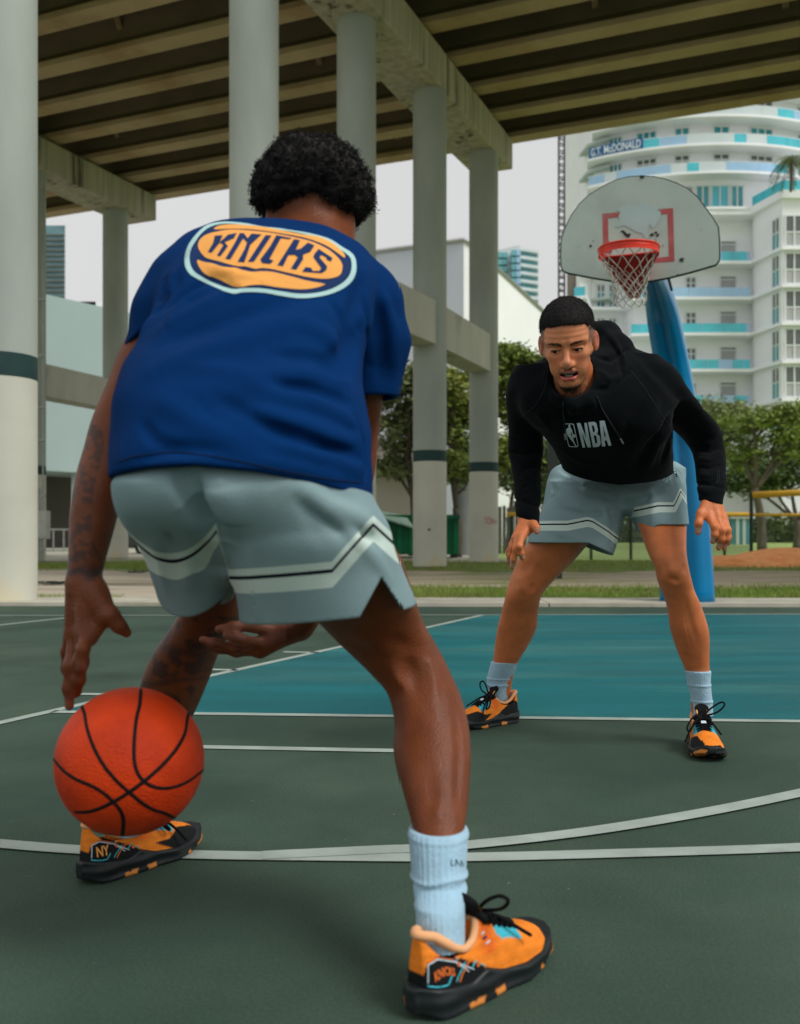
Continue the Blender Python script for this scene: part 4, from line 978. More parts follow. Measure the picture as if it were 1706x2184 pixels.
_V, _Q = surfnet(f_upper, (-.075, -.02, -.01), (.075, .33, .14), .0032); UP = (_V, _Q)
def col_upper(V, side):                                  # printed zones of the upper; side +1: outer side is +x
    x, y, z = V.T; C = np.tile(srgb(246, 138, 40), (len(V), 1)); n_ = wob(V, 160, 5)
    st_ = np.sin((z*420 + 40*y + 3*wob(V, 40, 4))*1.0); C = C*(1 + .06*st_[:, None]) 
    hot = np.exp(-((y-.125)/.018)**2)*(z > .065); C = C*(1-hot[:, None]*.6) + np.array(srgb(232, 88, 36))*hot[:, None]*.6
    hw, cx_ = shoe_profile(y); side_f = (x-cx_)/hw
    ov = (z < SA(y, [0, .006, .02, .035, .06, .09, .115, .125], [.062, .078, .086, .086, .074, .060, .046, .020]) + .0*x); C[ov] = srgb(18, 20, 22)
    toe = (side_f*side < -.45) & (y > .19 - .06*(z-.03)/.03) & (z < SA(y, [.19, .22, .26, .3], [.052, .066, .058, .06])); C[toe] = srgb(22, 24, 26)
    tip = (y > .272) & (z < .05); C[tip] = srgb(24, 26, 28)
    eye = (y > .148) & (y < .205) & (z > SA(y, [.148, .17, .205], [.082, .066, .062])) & (np.abs(side_f) < .78) & (np.abs(side_f) > .30); C[eye] = srgb(66, 186, 204)
    tong = (y > .118) & (y < .200) & (np.abs(side_f) < .30); C[tong] = srgb(20, 20, 24)
    return C
_SV, _SQ = surfnet(f_sole, (-.08, -.02, -.02), (.08, .33, .07), .0032)
def col_sole(V):
    C = np.tile(srgb(26, 32, 34), (len(V), 1)); x, y, z = V.T; h_ = z - sole_z(y); k = wob(V*np.array((1, 1, .4)), 110, 4, 3); m = (h_ < .012 + .004*wob(V, 60, 3)) & (k > .25); C[m] = srgb(222, 138, 62); return C
def frame(heel, toe, lift=0, roll=0):
    h_ = A3(heel); t = A3(toe); y = t-h_; L_ = np.linalg.norm(y); y /= L_; x = np.cross(y, (0, 0, 1.)); x /= np.linalg.norm(x); z = np.cross(x, y); return h_, np.stack([x, y, z], 1), L_/.304
def make_shoe(heel, toe, side, parent, label, loops=1, roll=0.0):
    o_, M_, s_ = frame(heel, toe)
    if roll:
        c, s = math.cos(roll), math.sin(roll); M_ = M_ @ np.array(((c, 0, s), (0, 1, 0), (-s, 0, c)))
    T = lambda V: o_ + (np.asarray(V)*s_)@M_.T
    up = npmesh('shoe', T(UP[0]), UP[1], m_upper, parent, colors=col_upper(UP[0], side)); tag(up, label)
    npmesh('sole', T(_SV), _SQ, m_sole, up, colors=col_sole(_SV))
    # padded collar
    pts = []
    for k in range(40):
        a = 2*math.pi*k/40; y = .062 - .060*math.cos(a); hw, cx_ = shoe_profile(np.array([y])); zr = SA(y, [0, .02, .05, .075, .10, .115, .13], [.117, .113, .091, .081, .088, .103, .114])
        pts.append((math.sin(a)*(hw[0]*.70 + .002), y, zr))
    MB().tube([T(p) for p in pts[1:] + pts[:1]], [.0062*s_*(1.2 if (k < 8 or k > 32) else .95) for k in range(40)], 8, closed=True).build('collar', m_peach, up, True)
    tg = [Cap((-.018, .128, .108), (.018, .128, .108), .0085, .0085), Cap((-.014, .110, .136), (.014, .110, .136), .007, .007), Cap((0, .135, .10), (0, .108, .140), .012, .012)]
    ft = lambda P: smax(Un(tg, .02)(P), np.abs((P[:, 1]-.118)*.76 + (P[:, 2]-.122)*.65) - .007, .005); V, Q = surfnet(ft, (-.05, .08, .08), (.05, .165, .17), .003)
    npmesh('tongue', T(V), Q, m_tongue, up)
    MB().add([T(p) for p in ((-.016, .1335, .113), (.016, .1335, .113), (.019, .1185, .131), (.0, .1125, .138), (-.019, .1185, .131))], [(0,1,2,3,4)]).build('tongue_badge', m_gold, up)
    MB().add([T(p) for p in ((-.008, .176, .0975), (.008, .176, .0975), (.008, .163, .1045), (-.008, .163, .1045))], [(0,1,2,3)]).build('lace_tag', m_silver, up)
    lc = MB()
    for k, y in enumerate((.138, .150, .163, .176, .189, .200)):
        zt_ = float(upper_top(y)) + .003; w_ = .023 - .001*k
        for sg in (-1, 1):
            p = [T(q) for q in curve([(-w_*sg*1.25, y, zt_-.008), (-w_*sg*.6, y+.003, zt_+.001), (w_*sg*.6, y-.012, zt_+.003), (w_*sg*1.2, y-.015, zt_-.004)], 8)]; lc.tube(p, .0028*s_, 6)
    tag(lc.build('laces', m_lace, up, True), kind=None)
    bow = [[(0, .135, .114), (.03*side, .122, .140), (.062*side, .112, .158), (.070*side, .122, .150), (.045*side, .135, .128), (0, .137, .114)],
           [(0, .137, .112), (-.03*side, .150, .112), (-.052*side, .172, .082), (-.044*side, .182, .072), (-.03*side, .165, .09), (0, .139, .112)],
           [(0, .137, .112), (-.022*side, .16, .106), (-.045*side, .195, .075), (-.062*side, .215, .045)], [(0, .137, .112), (.022*side, .16, .104), (.05*side, .205, .07)]]
    for b_ in bow: MB().tube([T(p) for p in curve(b_, 24)], .0030*s_, 6).build('lace', m_lace, up, True)
    V = T(UP[0]); return up, V, UP[1], T
def printed(name, strokes, bvh, m, parent, wpx=1.6, off=.0012):    # thin lines in photograph coordinates laid on a surface
    for st_ in strokes:
        pts = []
        for (x, y) in curve(st_, max(8, len(st_)*5)) if len(st_) > 2 else [np.array(st_[0])*(1-t)+np.array(st_[1])*t for t in np.linspace(0, 1, 9)]:
            D = Vector(((x-CX)/FPX, 1, (HZ-y)/FPX)).normalized(); h_ = bvh.ray_cast(Vector((0, 0, CH)), D)
            if h_[0] is not None: pts.append(np.array(h_[0] - D*off))
        if len(pts) > 2: MB().tube(pts, wpx/2/FPX*pts[0][1], 5).build(name, m, parent, True)

# ribbed sock around an ankle
def sock(rows, parent, label=None, extra=()):
    L_ = ZLoft(rows); fo = list(extra)
    def f(P):
        cx_, cy, a, b = L_.at(P[:, 2]); th = np.arctan2(P[:, 1]-cy, P[:, 0]-cx_); v = L_(P) + .0006*np.sin(th*34)
        for q in fo: v = v + q(P)
        v = smax(v, P[:, 2]-L_.z1, .004); return v
    lo = L_.c - L_.R; hi = L_.c + L_.R; hi[2] = L_.z1 + .02; lo[2] = L_.z0 - .03
    rr_ = L_.R_; lo[0] = (rr_[:, 1]-rr_[:, 3]).min() - .02; hi[0] = (rr_[:, 1]+rr_[:, 3]).max() + .02; lo[1] = (rr_[:, 2]-rr_[:, 4]).min() - .02; hi[1] = (rr_[:, 2]+rr_[:, 4]).max() + .02
    V, Q = surfnet(f, lo, hi, .0028); o = npmesh('sock', V, Q, m_sock, parent); 
    if label: tag(o, label)
    return o, V, Q

# ================================================================== the player with the ball, seen from behind
A = thing('person', 'player seen from behind in a blue printed tee and grey shorts, bending over the ball', 'person', (-.19, 1.65, 0))
def loc_d(f, x, y, d0=.9, d1=3.6):                       # depth at which the view ray meets a field
    t = np.linspace(d0, d1, 1400); P = np.stack([(x-CX)/FPX*t, t, CH + (HZ-y)/FPX*t], 1); v = f(P); i = np.argmax(v < 0); return t[i] if v[i] < 0 else d1
def on(f, x, y): return W(x, y, loc_d(f, x, y))

# --- skin
armL = [ZLoft([(610,345,400,1.76,.045),(680,305,385,1.75,.050),(740,262,375,1.74,.053),(830,226,345,1.73,.05),(905,196,315,1.72,.047),(960,179,295,1.71,.046),(1050,157,264,1.68,.046),(1130,149,241,1.66,.041),(1190,146,223,1.645,.034),(1235,146,214,1.635,.028),(1262,150,216,1.63,.022)])]
def fchain(p, r): return chain(p, [x*.90 for x in r])
def capw(*a): return Cap(W(*a[0]), W(*a[1]), a[2], a[3])
handL = [capw((172,1245,1.635),(163,1345,1.64),.024,.019), capw((190,1250,1.625),(184,1345,1.61),.023,.017), capw((205,1262,1.615),(222,1312,1.605),.020,.016)]
handL += fchain([W(188,1345,1.605), W(178,1385,1.585), W(173,1408,1.588), W(172,1421,1.60)], [.0125,.0098,.0092,.0082])
handL += fchain([W(174,1350,1.62), W(174,1410,1.60), W(169,1450,1.61), W(164,1478,1.625)], [.0125,.0102,.0095,.0080])
handL += fchain([W(160,1352,1.64), W(150,1420,1.615), W(147,1468,1.62), W(148,1506,1.64)], [.0125,.0104,.0096,.0080])
handL += fchain([W(150,1345,1.66), W(144,1390,1.67), W(143,1425,1.68), W(146,1450,1.69)], [.0115,.0092,.0086,.0074])
handL += fchain([W(212,1275,1.61), W(238,1312,1.595), W(254,1335,1.60), W(270,1350,1.61)], [.0165,.0130,.0112,.0092])
handL += [capw((225,1320,1.605),(195,1365,1.605),.010,.008)]
armR = [ZLoft([(620,770,850,1.78,.05),(760,770,835,1.80,.040),(850,762,818,1.82,.040),(930,750,808,1.86,.040),(1010,742,800,1.88,.042),(1100,722,775,1.88,.040),(1200,688,742,1.88,.036),(1290,650,700,1.87,.031),(1335,622,678,1.86,.027),(1350,612,664,1.86,.024)])]
handR = [capw((640,1340,1.86),(580,1360,1.86),.025,.021), capw((610,1350,1.85),(556,1386,1.85),.022,.017), capw((600,1345,1.88),(548,1378,1.89),.02,.014)]
handR += fchain([W(580,1346,1.85), W(540,1335,1.83), W(500,1338,1.82), W(468,1342,1.82)], [.015,.0115,.0100,.0085])
handR += fchain([W(555,1372,1.84), W(520,1366,1.815), W(500,1359,1.81), W(484,1356,1.81)], [.0125,.0092,.0086,.0074])
handR += fchain([W(552,1388,1.86), W(500,1384,1.84), W(460,1372,1.835), W(433,1365,1.84)], [.0125,.0100,.0090,.0078])
handR += fchain([W(555,1388,1.89), W(505,1391,1.875), W(470,1384,1.87), W(449,1375,1.87)], [.0120,.0096,.0088,.0076])
handR += fchain([W(560,1375,1.91), W(525,1378,1.91), W(505,1376,1.91), W(490,1372,1.91)], [.011,.0086,.008,.007])
legR = [ZLoft([(1090,560,800,1.56,.10),(1180,575,850,1.60,.105),(1240,608,872,1.655,.10),(1295,650,890,1.70,.095),(1330,683,903,1.73,.088),(1370,722,926,1.755,.078),(1410,764,948,1.76,.070),(1440,794,962,1.755,.066),(1480,827,980,1.74,.064),(1540,842,997,1.71,.069),(1600,840,1003,1.675,.071),(1660,851,1001,1.64,.067),(1720,867,996,1.605,.058),(1770,880,989,1.575,.050),(1840,893,980,1.545,.043),(1920,895,976,1.52,.040),(1975,890,985,1.51,.045)])]
legL = [ZLoft([(1150,405,515,1.78,.07),(1210,415,510,1.82,.078),(1271,402,515,1.90,.072),(1325,374,509,1.945,.068),(1391,329,468,1.97,.064),(1451,304,445,1.99,.063),(1520,297,415,2.01,.058),(1600,272,372,2.03,.048),(1700,245,318,2.045,.038),(1770,238,308,2.055,.042)])]
fold_pop = [Fold([W(868,1400,1.70), W(882,1450,1.69), W(892,1500,1.66)], -.009, .013), Fold([W(835,1410,1.70), W(850,1460,1.68), W(862,1560,1.61)], .007, .012), Fold([W(915,1400,1.71), W(930,1450,1.69), W(935,1560,1.62)], .007, .013), Fold([W(905,1560,1.61), W(915,1640,1.58), W(925,1740,1.56)], -.005, .012), Fold([W(972,1480,1.70), W(980,1600,1.63), W(968,1720,1.57)], -.006, .009), Fold([W(760,1340,1.66), W(830,1400,1.68)], .006, .018), Fold([W(800,1320,1.66), W(870,1380,1.69)], -.004, .012), Fold([W(930,1760,1.54), W(935,1700,1.55)], .004, .012)]
headA_c = W(668, 405, 1.88)
headA = [Ell(headA_c, (.074, .086, .082)), Ell(W(700, 462, 1.93), (.058, .07, .062)), ZLoft([(440,598,735,1.86,.062),(480,586,742,1.845,.062),(520,560,760,1.82,.066),(570,520,790,1.80,.07)])]
earsA = [Ell(W(578, 474, 1.86), (.009, .016, .030)), Ell(W(743, 492, 1.86), (.011, .017, .032))]
torsoA = [ZLoft([(520,430,740,1.80,.05),(600,370,780,1.74,.085),(700,350,750,1.66,.10),(820,330,740,1.58,.105),(950,310,735,1.55,.10),(1050,330,750,1.56,.10)])]
def body_mesh(groups):
    out = []
    for items, k, h, colf, extra in groups:
        u = Un(items, k); f = (lambda P, u=u, extra=extra: u(P) + sum((e(P) for e in extra), 0)) if extra else u
        V, Q = sculpt(f, items, h); out.append((V, Q, colf(V)))
    return merge(out)
cA = np.array(srgb(114, 60, 32))
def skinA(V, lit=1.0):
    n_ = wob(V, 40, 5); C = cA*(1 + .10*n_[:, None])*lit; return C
def colArmL(V):
    C = skinA(V); px = V[:, 0]/V[:, 1]*FPX + CX; py = HZ - (V[:, 2]-CH)/V[:, 1]*FPX
    n1 = wob(V*np.array((1, 1, .6)), 130, 5, 2); n2 = wob(V, 300, 4, 7)
    xl = np.interp(py, [930, 1050, 1130, 1235], [200, 160, 150, 147]); wdt = np.interp(py, [900, 960, 1150, 1210, 1235], [12, 30, 48, 80, 95])
    m = ((py > 905) & (py < 1240) & (px < xl + wdt)) ; s_ = np.clip((n1*.8 + n2*.5 + .25)*2, 0, 1)*.62
    band = np.exp(-((py - 1222 - 8*n1)/11)**2); s_ = np.where(m, s_, 0); s_ = np.maximum(s_, band*.85*(py < 1250)); C = C*(1-s_[:, None]) + np.array((.018, .018, .02))*s_[:, None]
    pr = np.exp(-((py-1500)/16)**2)*(px < 160) + np.exp(-((py-1422)/9)**2)*(px > 160)*(px < 185)*(py > 1405); C = C + (np.array((.42, .25, .18))-C)*np.clip(pr, 0, 1)[:, None]*.45
    return C
def colHandR(V):
    C = skinA(V); px = V[:, 0]/V[:, 1]*FPX + CX; py = HZ - (V[:, 2]-CH)/V[:, 1]*FPX
    m = np.clip((1382 - py)/22, 0, 1)*(px < 610); C = C + (np.array(srgb(150, 96, 78)) - C)*m[:, None]*.7; return C
def colLegL(V):
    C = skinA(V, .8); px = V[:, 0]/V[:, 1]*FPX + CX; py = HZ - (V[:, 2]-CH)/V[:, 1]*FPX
    n1 = wob(V, 75, 5, 4); n2 = wob(V, 190, 5, 9); m = (py > 1315)*np.clip((n1*.9 + n2*.6)*2.4, 0, 1)*.7
    ring_ = np.exp(-((py - 1452 + .12*(px-370) + 4*n1)/5)**2) + np.exp(-((py - 1388 - .25*(px-380) + 6*n1)/8)**2); m = np.maximum(m, np.clip(ring_, 0, 1)*.6*(py > 1340))
    return C*(1-m[:, None]) + np.array((.014, .014, .016))*m[:, None]
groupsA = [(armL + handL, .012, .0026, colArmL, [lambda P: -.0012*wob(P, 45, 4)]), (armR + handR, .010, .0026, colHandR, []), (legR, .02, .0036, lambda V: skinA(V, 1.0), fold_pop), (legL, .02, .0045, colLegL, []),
           (headA + earsA, .03, .004, lambda V: skinA(V, .95), []), (torsoA, .03, .010, lambda V: skinA(V), [])]
V, Q, C = body_mesh(groupsA); bodyA = npmesh('body', V, Q, m_skinA, A, colors=C)

# --- tee shirt
tor = ZLoft([(474,485,640,1.80,.030),(486,440,700,1.79,.055),(510,412,745,1.765,.080),(545,385,778,1.73,.100),(600,352,806,1.70,.122),(670,330,800,1.665,.135),(735,303,782,1.63,.142),(790,273,776,1.60,.147),(850,252,784,1.57,.152),(905,245,792,1.55,.154),(960,241,793,1.53,.156),(1010,239,794,1.52,.158),(1080,246,794,1.52,.162)], p=2.25)
slL = chain([W(436,566,1.745), W(400,612,1.74), W(364,675,1.735), W(332,770,1.73)], [.060,.061,.060,.058])
slR = chain([W(735,590,1.765), W(782,640,1.765), W(798,730,1.775), W(784,890,1.79)], [.058,.058,.056,.052])
shirt0 = Un([tor] + [(c, .035) for c in slL + slR], .03)
def sh(x, y): return on(shirt0, x, y)
folds = []
def FF(pts, amp, wd): folds.append(Fold([sh(*p) for p in pts], amp*2.3, wd*.85))
for p, a, w_ in (([(575,800),(650,800),(735,812)], .008, .015), ([(605,850),(670,862),(742,896)], .010, .014), ([(590,822),(660,832),(745,858)], -.009, .012), ([(540,880),(620,902),(740,942)], .009, .016), ([(560,905),(650,935),(760,975)], -.008, .013),
                 ([(600,955),(680,975),(770,1002)], .006, .013), ([(690,800),(735,760),(765,700)], -.014, .02), ([(745,690),(765,640),(778,590)], -.008, .014), ([(350,700),(450,648),(560,610)], .006, .02), ([(345,735),(470,690),(620,640)], -.005, .018),
                 ([(330,790),(450,745),(600,700),(700,655)], .006, .024), ([(320,680),(345,640),(350,600)], -.008, .014), ([(300,720),(330,660),(365,610)], .004, .012), ([(760,900),(776,950),(780,1010)], -.008, .012), ([(735,880),(760,915),(768,985)], .006, .012), ([(640,690),(700,720),(742,760)], .005, .018),
                 ([(430,870),(520,820),(600,770)], .003, .03), ([(360,690),(395,640),(440,610)], .004, .012), ([(415,530),(402,560),(392,600)], .004, .012), ([(430,590),(480,608),(520,628)], -.005, .010), ([(450,570),(500,588),(560,604)], .0035, .010), ([(820,620),(838,700),(842,790)], .004, .014), ([(805,640),(815,720),(812,800)], -.005, .014),
                 ([(300,980),(380,955),(470,962)], -.003, .012), ([(560,985),(640,1000),(720,1022)], .004, .012), ([(640,905),(700,930),(770,945)], .007, .010), ([(480,700),(600,690),(720,720)], .003, .016), ([(400,780),(520,800),(640,880)], .003, .018), ([(460,850),(560,900),(680,960)], -.003, .014), ([(330,850),(420,900),(520,950)], .003, .02), ([(700,640),(740,700),(752,770)], -.004, .012), ([(300,900),(330,940),(400,970)], -.003, .012), ([(350,660),(400,620),(430,600)], -.004, .010), ([(340,640),(372,590),(402,556)], .004, .010), ([(775,620),(785,700),(790,780)], -.005, .009), ([(585,760),(660,764),(748,790)], -.005, .014), ([(380,640),(440,600),(500,585)], -.004, .012)): FF(p, a, w_)
endL, endR = W(288, 729, 1.71), W(798, 845, 1.76); nL = A3((.53, 0, -.84)); nR = A3((.05, 0, -1.0)); nL /= np.linalg.norm(nL); nR /= np.linalg.norm(nR)
xsL = (318-CX)/FPX*1.72
def hemA(P): return np.interp(P[:, 0], [-.44, -.36, -.29, -.20, -.12, -.045], [.784, .794, .797, .788, .772, .752])
bodyonly = tor
unL, unR = Un([(c, .03) for c in slL], .03), Un([(c, .03) for c in slR], .03)
def f_shirt(P):
    fo = -.0026*wob(P, 22, 5) - .0016*wob(P@np.array(((.6,0,-.6),(0,.6,0),(.5,0,.9))), 46, 5, 4)
    for q in folds: fo = fo + q(P)
    v = tor(P) + fo
    for u_, e_, n_, c_ in ((unL, endL, nL, Cap(W(352,670,1.735), W(322,800,1.73), .050, .050)), (unR, endR, nR, Cap(W(798,740,1.775), W(782,900,1.79), .046, .044))):
        s_ = (P - e_)@n_; vs = smax(u_(P) + fo, s_, .003); vs = np.where(s_ > -.03, np.maximum(vs, -c_(P)), vs); v = smin(v, vs, .022)
    v = smax(v, hemA(P) - P[:, 2], .004)
    neck = Ell(W(668, 478, 1.83), (.078, .085, .045))(P); v = smax(v, -neck, .008)
    return v
V, Q = sculpt(f_shirt, [tor] + slL + slR, .0042); shirt = npmesh('shirt', V, Q, m_shirt, A); tag(shirt, 'royal blue short sleeved tee with large gold oval print'); bvS = bvh_of(V, Q)
# hem and neck seams
def seam(name, pts, bvh, m, par, r=.0013): 
    out = []
    for (x, y) in curve(pts, 50):
        D = Vector(((x-CX)/FPX, 1, (HZ-y)/FPX)).normalized(); h_ = bvh.ray_cast(Vector((0, 0, CH)), D)
        if h_[0] is not None: out.append(np.array(h_[0] - D*r*.1))
    if len(out) > 3: MB().tube(out, r, 5).build(name, m, par, True)
m_seam = mat('seam_blue', srgb(0, 26, 58), .8, .05, 10)
seam('hem_seam', [(252,984),(300,972),(385,965),(500,982),(600,1004),(700,1022),(772,1030)], bvS, m_seam, shirt)
# --- the oval print, drawn flat and laid on the cloth (letters as in the photograph)
def L6(pts): return [(285.8*1.0 + 84 + x*.2501, 443.7 + y*.2501) for x, y in pts]     # detail view to photograph
def dv(pts): return [(369.7 + x*.2501, 443.7 + y*.2501) for x, y in pts]
def loopc(pts, n=90):
    P = [np.array(p, float) for p in pts]; k = len(P); out = []
    for i in range(n):
        u = i/n*k; j = int(u); t = u-j; a, b, c, d = P[(j-1) % k], P[j % k], P[(j+1) % k], P[(j+2) % k]; out.append(.5*((2*b) + (-a+c)*t + (2*a-5*b+4*c-d)*t*t + (-a+3*b-3*c+d)*t**3))
    return out
outer = [(300,140),(440,116),(620,130),(760,158),(900,172),(1000,188),(1160,214),(1330,262),(1440,330),(1530,390),(1560,460),(1555,560),(1500,650),(1380,720),(1230,758),(1080,770),(930,750),(760,720),(600,718),(525,731),(450,714),(390,690),(300,650),(200,600),(140,560),(105,500),(100,440),(104,400),(125,330),(160,270),(220,200)]
inner = [(320,160),(440,134),(620,146),(760,172),(900,186),(1000,200),(1160,232),(1320,282),(1420,350),(1500,410),(1522,470),(1512,555),(1455,630),(1350,690),(1220,724),(1080,732),(930,712),(760,686),(600,684),(530,694),(470,682),(400,660),(310,620),(230,575),(180,540),(150,490),(140,440),(142,400),(160,340),(190,290),(240,220)]
ob_, ib_ = loopc(dv(outer)), loopc(dv(inner))
project_print('print_outline', [ob_, ib_], bvS, m_mint, shirt, .0016)
project_print('print_field', [loopc(dv([(330,165),(450,140),(620,152),(900,194),(1160,240),(1310,290),(1410,355),(1490,415),(1512,470),(1502,550),(1448,622),(1345,682),(1220,716),(1080,724),(930,704),(760,678),(600,672),(530,696),(475,682),(405,652),(315,612),(237,568),(188,534),(158,486),(148,440),(150,402),(170,345),(200,292),(250,228)]))], bvS, m_navy, shirt, .0011)
oval = loopc(dv([(400,198),(480,186),(600,190),(800,208),(1000,244),(1180,288),(1330,360),(1425,450),(1442,520),(1410,580),(1300,604),(1150,590),(960,548),(840,522),(760,514),(700,520),(620,500),(560,498),(480,482),(400,458),(330,440),(275,420),(225,360),(215,310),(240,260),(300,222)]), 110)
letters = [[(358,240),(424,236),(400,296),(470,232),(545,216),(520,262),(440,296),(470,330),(405,416),(378,408),(432,318),(400,300),(330,385),(300,378),(345,300)],
           [(570,218),(604,218),(636,262),(672,222),(755,230),(660,318),(610,466),(552,462),(610,360),(632,300),(600,262),(490,442),(448,436),(530,300)],
           [(790,236),(842,238),(690,462),(640,462),(700,370),(720,340)],
           [(882,236),(1015,262),(990,270),(920,262),(822,440),(858,452),(830,480),(762,474),(745,442),(830,330)],
           [(1032,270),(1084,278),(1046,360),(1090,350),(1150,298),(1206,322),(1170,378),(1108,402),(1110,440),(1052,528),(1004,522),(1064,424),(1040,404),(985,404),(938,500),(890,492),(950,400)],
           [(1240,352),(1358,430),(1346,460),(1310,446),(1304,424),(1262,404),(1248,424),(1312,500),(1306,532),(1268,558),(1100,546),(1130,506),(1178,514),(1190,540),(1250,538),(1262,512),(1196,424),(1205,395)]]
project_print('print_oval', [oval], bvS, m_gold, shirt, .0022)
for l in letters: project_print('print_letter', [dv(l)], bvS, m_navy, shirt, .0033)
project_print('print_crescent', [loopc(dv([(352,182),(400,150),(520,140),(680,152),(860,178),(1080,222),(1240,246),(1360,300),(1450,380),(1462,425),(1400,382),(1300,318),(1150,262),(950,222),(700,186),(500,178)]), 80)], bvS, m_gold, shirt, .0020)
project_print('print_crescent', [loopc(dv([(205,446),(270,462),(340,474),(400,496),(470,508),(540,512),(600,532),(680,546),(760,540),(860,548),(1000,582),(1150,622),(1285,646),(1280,660),(1200,684),(1080,694),(900,678),(760,656),(660,660),(600,672),(540,674),(480,652),(420,620),(350,590),(290,572),(235,520)]), 90)], bvS, m_gold, shirt, .0020)

# --- shorts
hipA = ZLoft([(955,290,755,1.53,.125),(1010,268,768,1.525,.134),(1060,266,778,1.52,.140),(1120,294,810,1.55,.135),(1165,335,790,1.60,.11),(1205,390,740,1.64,.07)], p=2.3)
shR = ZLoft([(1040,470,768,1.52,.128),(1100,476,802,1.54,.148),(1160,488,838,1.56,.160),(1220,500,862,1.60,.176),(1280,512,884,1.63,.186),(1350,522,902,1.66,.192)], p=2.2)
shL = ZLoft([(1040,268,500,1.53,.128),(1100,284,492,1.555,.135),(1160,309,498,1.62,.130),(1220,330,500,1.68,.130),(1290,350,498,1.73,.130),(1330,360,494,1.75,.130)], p=2.2)
shorts0 = Un([hipA, (shR, .05), (shL, .045)], .03)
slx, sly = W(815, 1241, 1.53), 0
xs_chev = (800-CX)/FPX*1.53; mid_x = (500-CX)/FPX*1.6
def hemR(P): 
    base = .560 + .09*(P[:, 0] - W(525,1331,1.52)[0]) ; s_ = np.clip(.056 - 1.75*np.abs(P[:, 0]-slx[0]), 0, 1)*(P[:, 1] < 1.62); return base + s_
def hemL(P): return .574 + 9.0*(P[:, 0] + .352)**2 + .010*np.sin(P[:, 1]*30)
def hdist(P): 
    right = P[:, 0] > mid_x; base = .560 + .09*(P[:, 0] - W(525,1331,1.52)[0]); return np.where(right, P[:, 2]-base, P[:, 2]-hemL(P)), right
foldsS = [Fold([W(470,1020,1.375), W(478,1080,1.40), W(490,1140,1.45)], .0022, .005), Fold([W(660,1050,1.385), W(760,1150,1.43), W(830,1235,1.50)], .0035, .010), Fold([W(640,1080,1.39), W(700,1170,1.43), W(720,1300,1.48)], -.0030, .012), Fold([W(300,1060,1.43), W(325,1140,1.48), W(352,1260,1.58)], .0030, .010), Fold([W(415,1060,1.40), W(455,1105,1.43), W(486,1150,1.47)], -.011, .026), Fold([W(385,1000,1.39), W(420,1060,1.40), W(468,1110,1.44)], -.012, .016), Fold([W(470,1030,1.38), W(500,1110,1.42)], .010, .025), Fold([W(320,1040,1.42), W(330,1110,1.45), W(350,1180,1.50)], .006, .012), Fold([W(340,1040,1.41), W(355,1110,1.45), W(372,1190,1.5)], -.006, .010),
          Fold([W(620,1030,1.38), W(700,1080,1.40), W(800,1120,1.45)], .006, .014), Fold([W(640,1060,1.385), W(720,1120,1.42), W(800,1160,1.47)], -.005, .014), Fold([W(600,1040,1.385), W(680,1130,1.42), W(740,1180,1.45)], .004, .012), Fold([W(540,1140,1.43), W(548,1230,1.47), W(560,1325,1.5)], .005, .012), Fold([W(565,1150,1.43), W(580,1240,1.47), W(600,1325,1.5)], -.005, .014),
          Fold([W(700,1040,1.39), W(780,1070,1.42)], -.006, .010), Fold([W(390,1120,1.46), W(400,1200,1.52), W(405,1280,1.57)], .003, .016), Fold([W(430,1100,1.45), W(440,1190,1.52), W(445,1260,1.58)], -.004, .016)]
def f_shorts(P):
    v = shorts0(P)
    for q in foldsS: v = v + 2.3*q(P)
    v = v - .002*wob(P, 26, 5); hd, right = hdist(P); s_ = np.where(right, hemR(P), hemL(P)) - P[:, 2]
    v = np.where(s_ > -.06, np.maximum(v, -(v + .0085)), v); return smax(v, s_, .003)
V, Q = sculpt(f_shorts, [hipA, shR, shL], .0036); 
def bandattr(V, h, h0, h1, chev): return np.clip(.30 + (h - chev - h0)/(h1-h0)*.56, 0, 1)
hd, right = hdist(V); chev = np.where(right, np.clip(.062 - 1.05*np.abs(V[:, 0]-xs_chev), 0, 1), np.clip(.045 - .9*np.abs(V[:, 0]-W(470,1160,1.55)[0]), 0, 1)*0)
sA = npmesh('shorts', V, Q, m_shorts, A, attrs={'band': bandattr(V, hd, .050, .088, chev)}); tag(sA, 'pale grey basketball shorts with a white and navy zigzag band')

# --- socks, shoes
oS, VS, QS = sock([(1765,870,997,1.575,.0555),(1800,872,996,1.56,.053),(1850,876,993,1.545,.051),(1890,880,993,1.53,.050),(1930,885,990,1.50,.047),(1975,887,990,1.49,.048),(2010,885,990,1.485,.050)], A, 'pale ribbed crew sock above the right shoe',
     [lambda P: -.0035*np.exp(-((P[:, 2] - W(0,1868,1.53)[2] + .004*np.sin(P[:, 0]*60))/.0035)**2), lambda P: .003*np.exp(-((P[:, 2] - W(0,1880,1.53)[2])/.004)**2), lambda P: -.002*np.exp(-((P[:, 2] - W(0,1905,1.53)[2] - .2*(P[:, 0]-.06))/.004)**2), lambda P: -.002*np.exp(-((P[:, 2] - W(0,1795,1.53)[2])/.003)**2)])
bvK = bvh_of(VS, QS)
printed('sock_mark', [[(962,1834),(962,1846),(968,1846)], [(972,1848),(972,1834),(978,1846)], [(982,1850),(983,1836),(988,1849)]], bvK, mat('faded_mark', srgb(84, 104, 118), .8, .1, 20), oS, 1.7)
sock([(1690,240,322,2.045,.045),(1740,240,312,2.05,.044),(1775,240,310,2.055,.046)], A)
s1, SV1, SQ1, T1 = make_shoe((.022, 1.425, 0), (.238, 1.650, 0), 1, A, 'orange and black shoe on the right foot, nearest the camera')
s2, SV2, SQ2, T2 = make_shoe((-.634, 1.975, 0), (-.455, 2.218, 0), -1, A, 'orange and black shoe with gold letters on the heel, under the ball')
